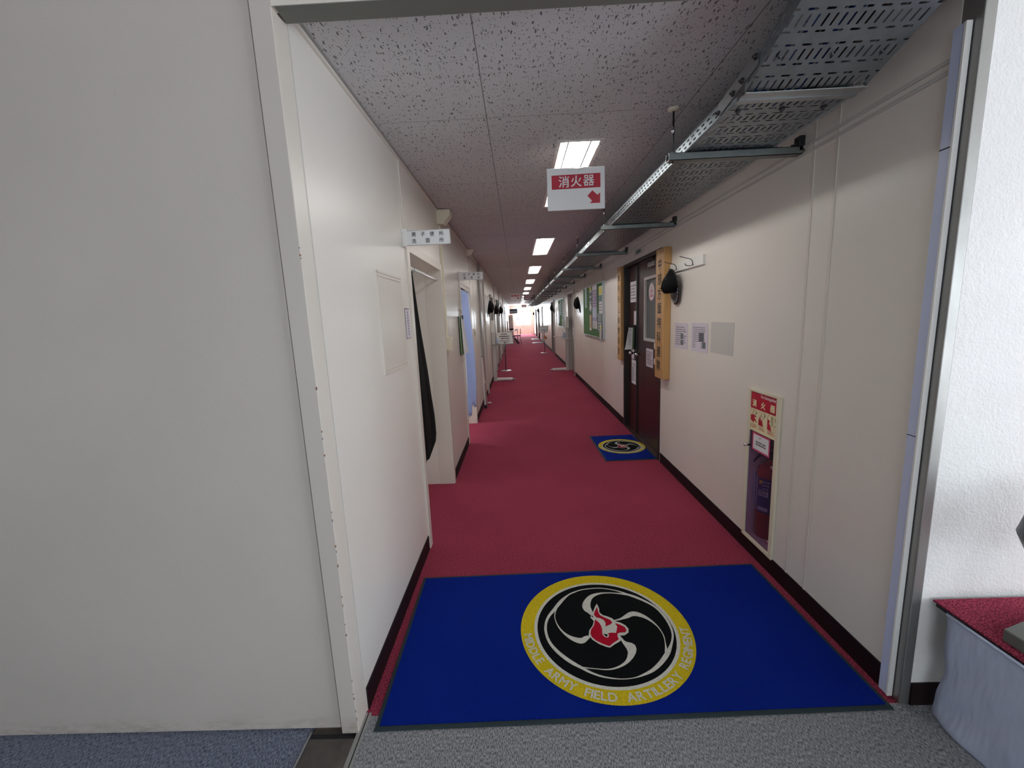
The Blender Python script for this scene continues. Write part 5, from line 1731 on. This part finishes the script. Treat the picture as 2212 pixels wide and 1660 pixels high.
r = thing('locker', 'tall grey cabinet standing left of the end doors', 'cabinet', (-0.47, 30.2, 0))
obj('body', B().m('light_grey_paint').box(XL + 0.002, -0.32, 30.0, 30.45, 0.02, 1.60), r, bevel=0.005)
obj('door', B().m('light_grey_paint').box(XL + 0.02, -0.34, 29.985, 30.0, 0.08, 1.57), r, bevel=0.003)
b = B()
for k in range(6):
    b.m('sign_white').box(-0.38, -0.345, 29.97, 29.985, 0.5 + 0.17 * k, 0.56 + 0.17 * k)
obj('label', b, r)
obj('plinth', B().m('dark_gap').box(XL + 0.02, -0.34, 30.02, 30.43, 0.0, 0.02), r)
b = B().m('wood_brown').box(XL, XL + 0.05, 24.3, 25.0, 0.66, 1.25)
b.m('brown_frame').box(XL + 0.05, XL + 0.056, 24.36, 24.94, 0.72, 1.19)
solo('wooden_board', b, 'brown wooden board hung low on the wall beyond the far table', 'board')
sheet('notice', 'paler sheet stuck on the left pane of the end doors', 'notice', (0.05, YEND + 0.033, 1.30), 0.28, 0.22, 'F', 'pale_blue', 4, 70, None, ())
for k, (x, y, n_) in enumerate(((0.9, 22.7, 'nearer'), (0.98, 26.5, 'farther'))):
    solo('door_mat', B().m('navy').box(x - 0.15, XR - 0.03, y - 0.3, y + 0.3, 0.001, 0.012), n_ + ' of two thin dark mats before the far doors on the tray side', 'mat', bevel=0.002)


# ------------------------------------------------------------------ draped display platform in the hall
PX0, PX1, PY0, PY1, PZ = 1.395, 2.65, -0.75, 1.305, 0.434
r = thing('display_platform', 'low platform topped with crimson carpet and draped in pale blue-white cloth', 'platform', (2.0, 0.3, 0))
obj('carpet_top', B().m('red_carpet').box(PX0, PX1, PY0, PY1, PZ - 0.006, PZ), r)
obj('deck', B().m('dark_steel').box(PX0 + 0.006, PX1 - 0.006, PY0 + 0.01, PY1 - 0.005, PZ - 0.022, PZ - 0.006), r)
b = B().m('wood_brown')
for x, y in ((PX0 + 0.08, PY0 + 0.08), (PX1 - 0.1, PY0 + 0.08), (PX0 + 0.08, PY1 - 0.12), (PX1 - 0.1, PY1 - 0.12)):
    obj('leg', B().m('wood_brown').box(x - 0.03, x + 0.03, y - 0.03, y + 0.03, 0, PZ - 0.022), r)
b.bm.free()
rn = random.Random(12)


def drape(u, v):
    # u along the side from the wall end towards the camera, v from the top down
    y = 1.262 - (1.262 - PY0) * u
    z = (PZ - 0.016) * (1 - v) + 0.004 * v
    x = PX0 + 0.004 - 0.0 * v
    x += 0.010 * v * math.sin(11 * u + 1.2) + 0.006 * v * math.sin(31 * u + 2 * v)
    # diagonal pulls near the corner
    x += 0.007 * math.sin(26 * (u * 2.4 + v * 0.55) + 0.4) * math.exp(-5 * u) * (0.3 + v)
    x += 0.010 * math.exp(-((v - 0.93) / 0.08) ** 2) * math.exp(-((u - 0.01) / 0.05) ** 2) * -1
    y += 0.020 * v * math.exp(-10 * u) - 0.018 * math.sin(math.pi * v) * math.exp(-14 * u)
    return (x, y, z)


cl = obj('cloth', B().m('table_cloth').grid(drape, 110, 40), r, thick=0.003)
obj('hem', B().m('guard_plastic').tube([(PX0 + 0.001, 1.258 - 0.1 * k, PZ - 0.020 + 0.0015 * math.sin(k)) for k in range(20)], 0.005, 6), cl)
r = thing('display_stand', 'dark grey metal base with a rounded piece on the crimson platform top', 'display piece', (1.6, 1.03, PZ))
c0 = Vector((1.418, 1.122, PZ))
d1, d2 = Vector((0.953, 0.302, 0)), Vector((0.06, -0.998, 0))
q = [c0, c0 + d2 * 0.26, c0 + d2 * 0.26 + d1 * 0.42, c0 + d1 * 0.30]
obj('base', B().m('bronze_grey').prism(q, (0, 0, 0.040)), r, bevel=0.004)
b = B().m('dark_steel')
e0 = c0 + d1 * 0.075 + d2 * 0.10 + Vector((0, 0, 0.0405))
b.tube([e0 + Vector((0.035 * math.cos(2 * math.pi * k / 24), 0.022 * math.sin(2 * math.pi * k / 24), 0)) for k in range(25)], 0.004, 6, False)
obj('raised_ring', b, r)
obj('stem', B().m('dark_steel').tube([(1.56, 1.06, PZ + 0.04), (1.56, 1.06, PZ + 0.22)], 0.02, 12), r)
obj('rounded_piece', B().m('dark_steel').lathe((1.56, 1.06, PZ + 0.20), [(0, 0), (0.06, 0.02), (0.12, 0.07), (0.145, 0.13), (0.13, 0.20), (0.08, 0.26), (0, 0.28)], 28), r)
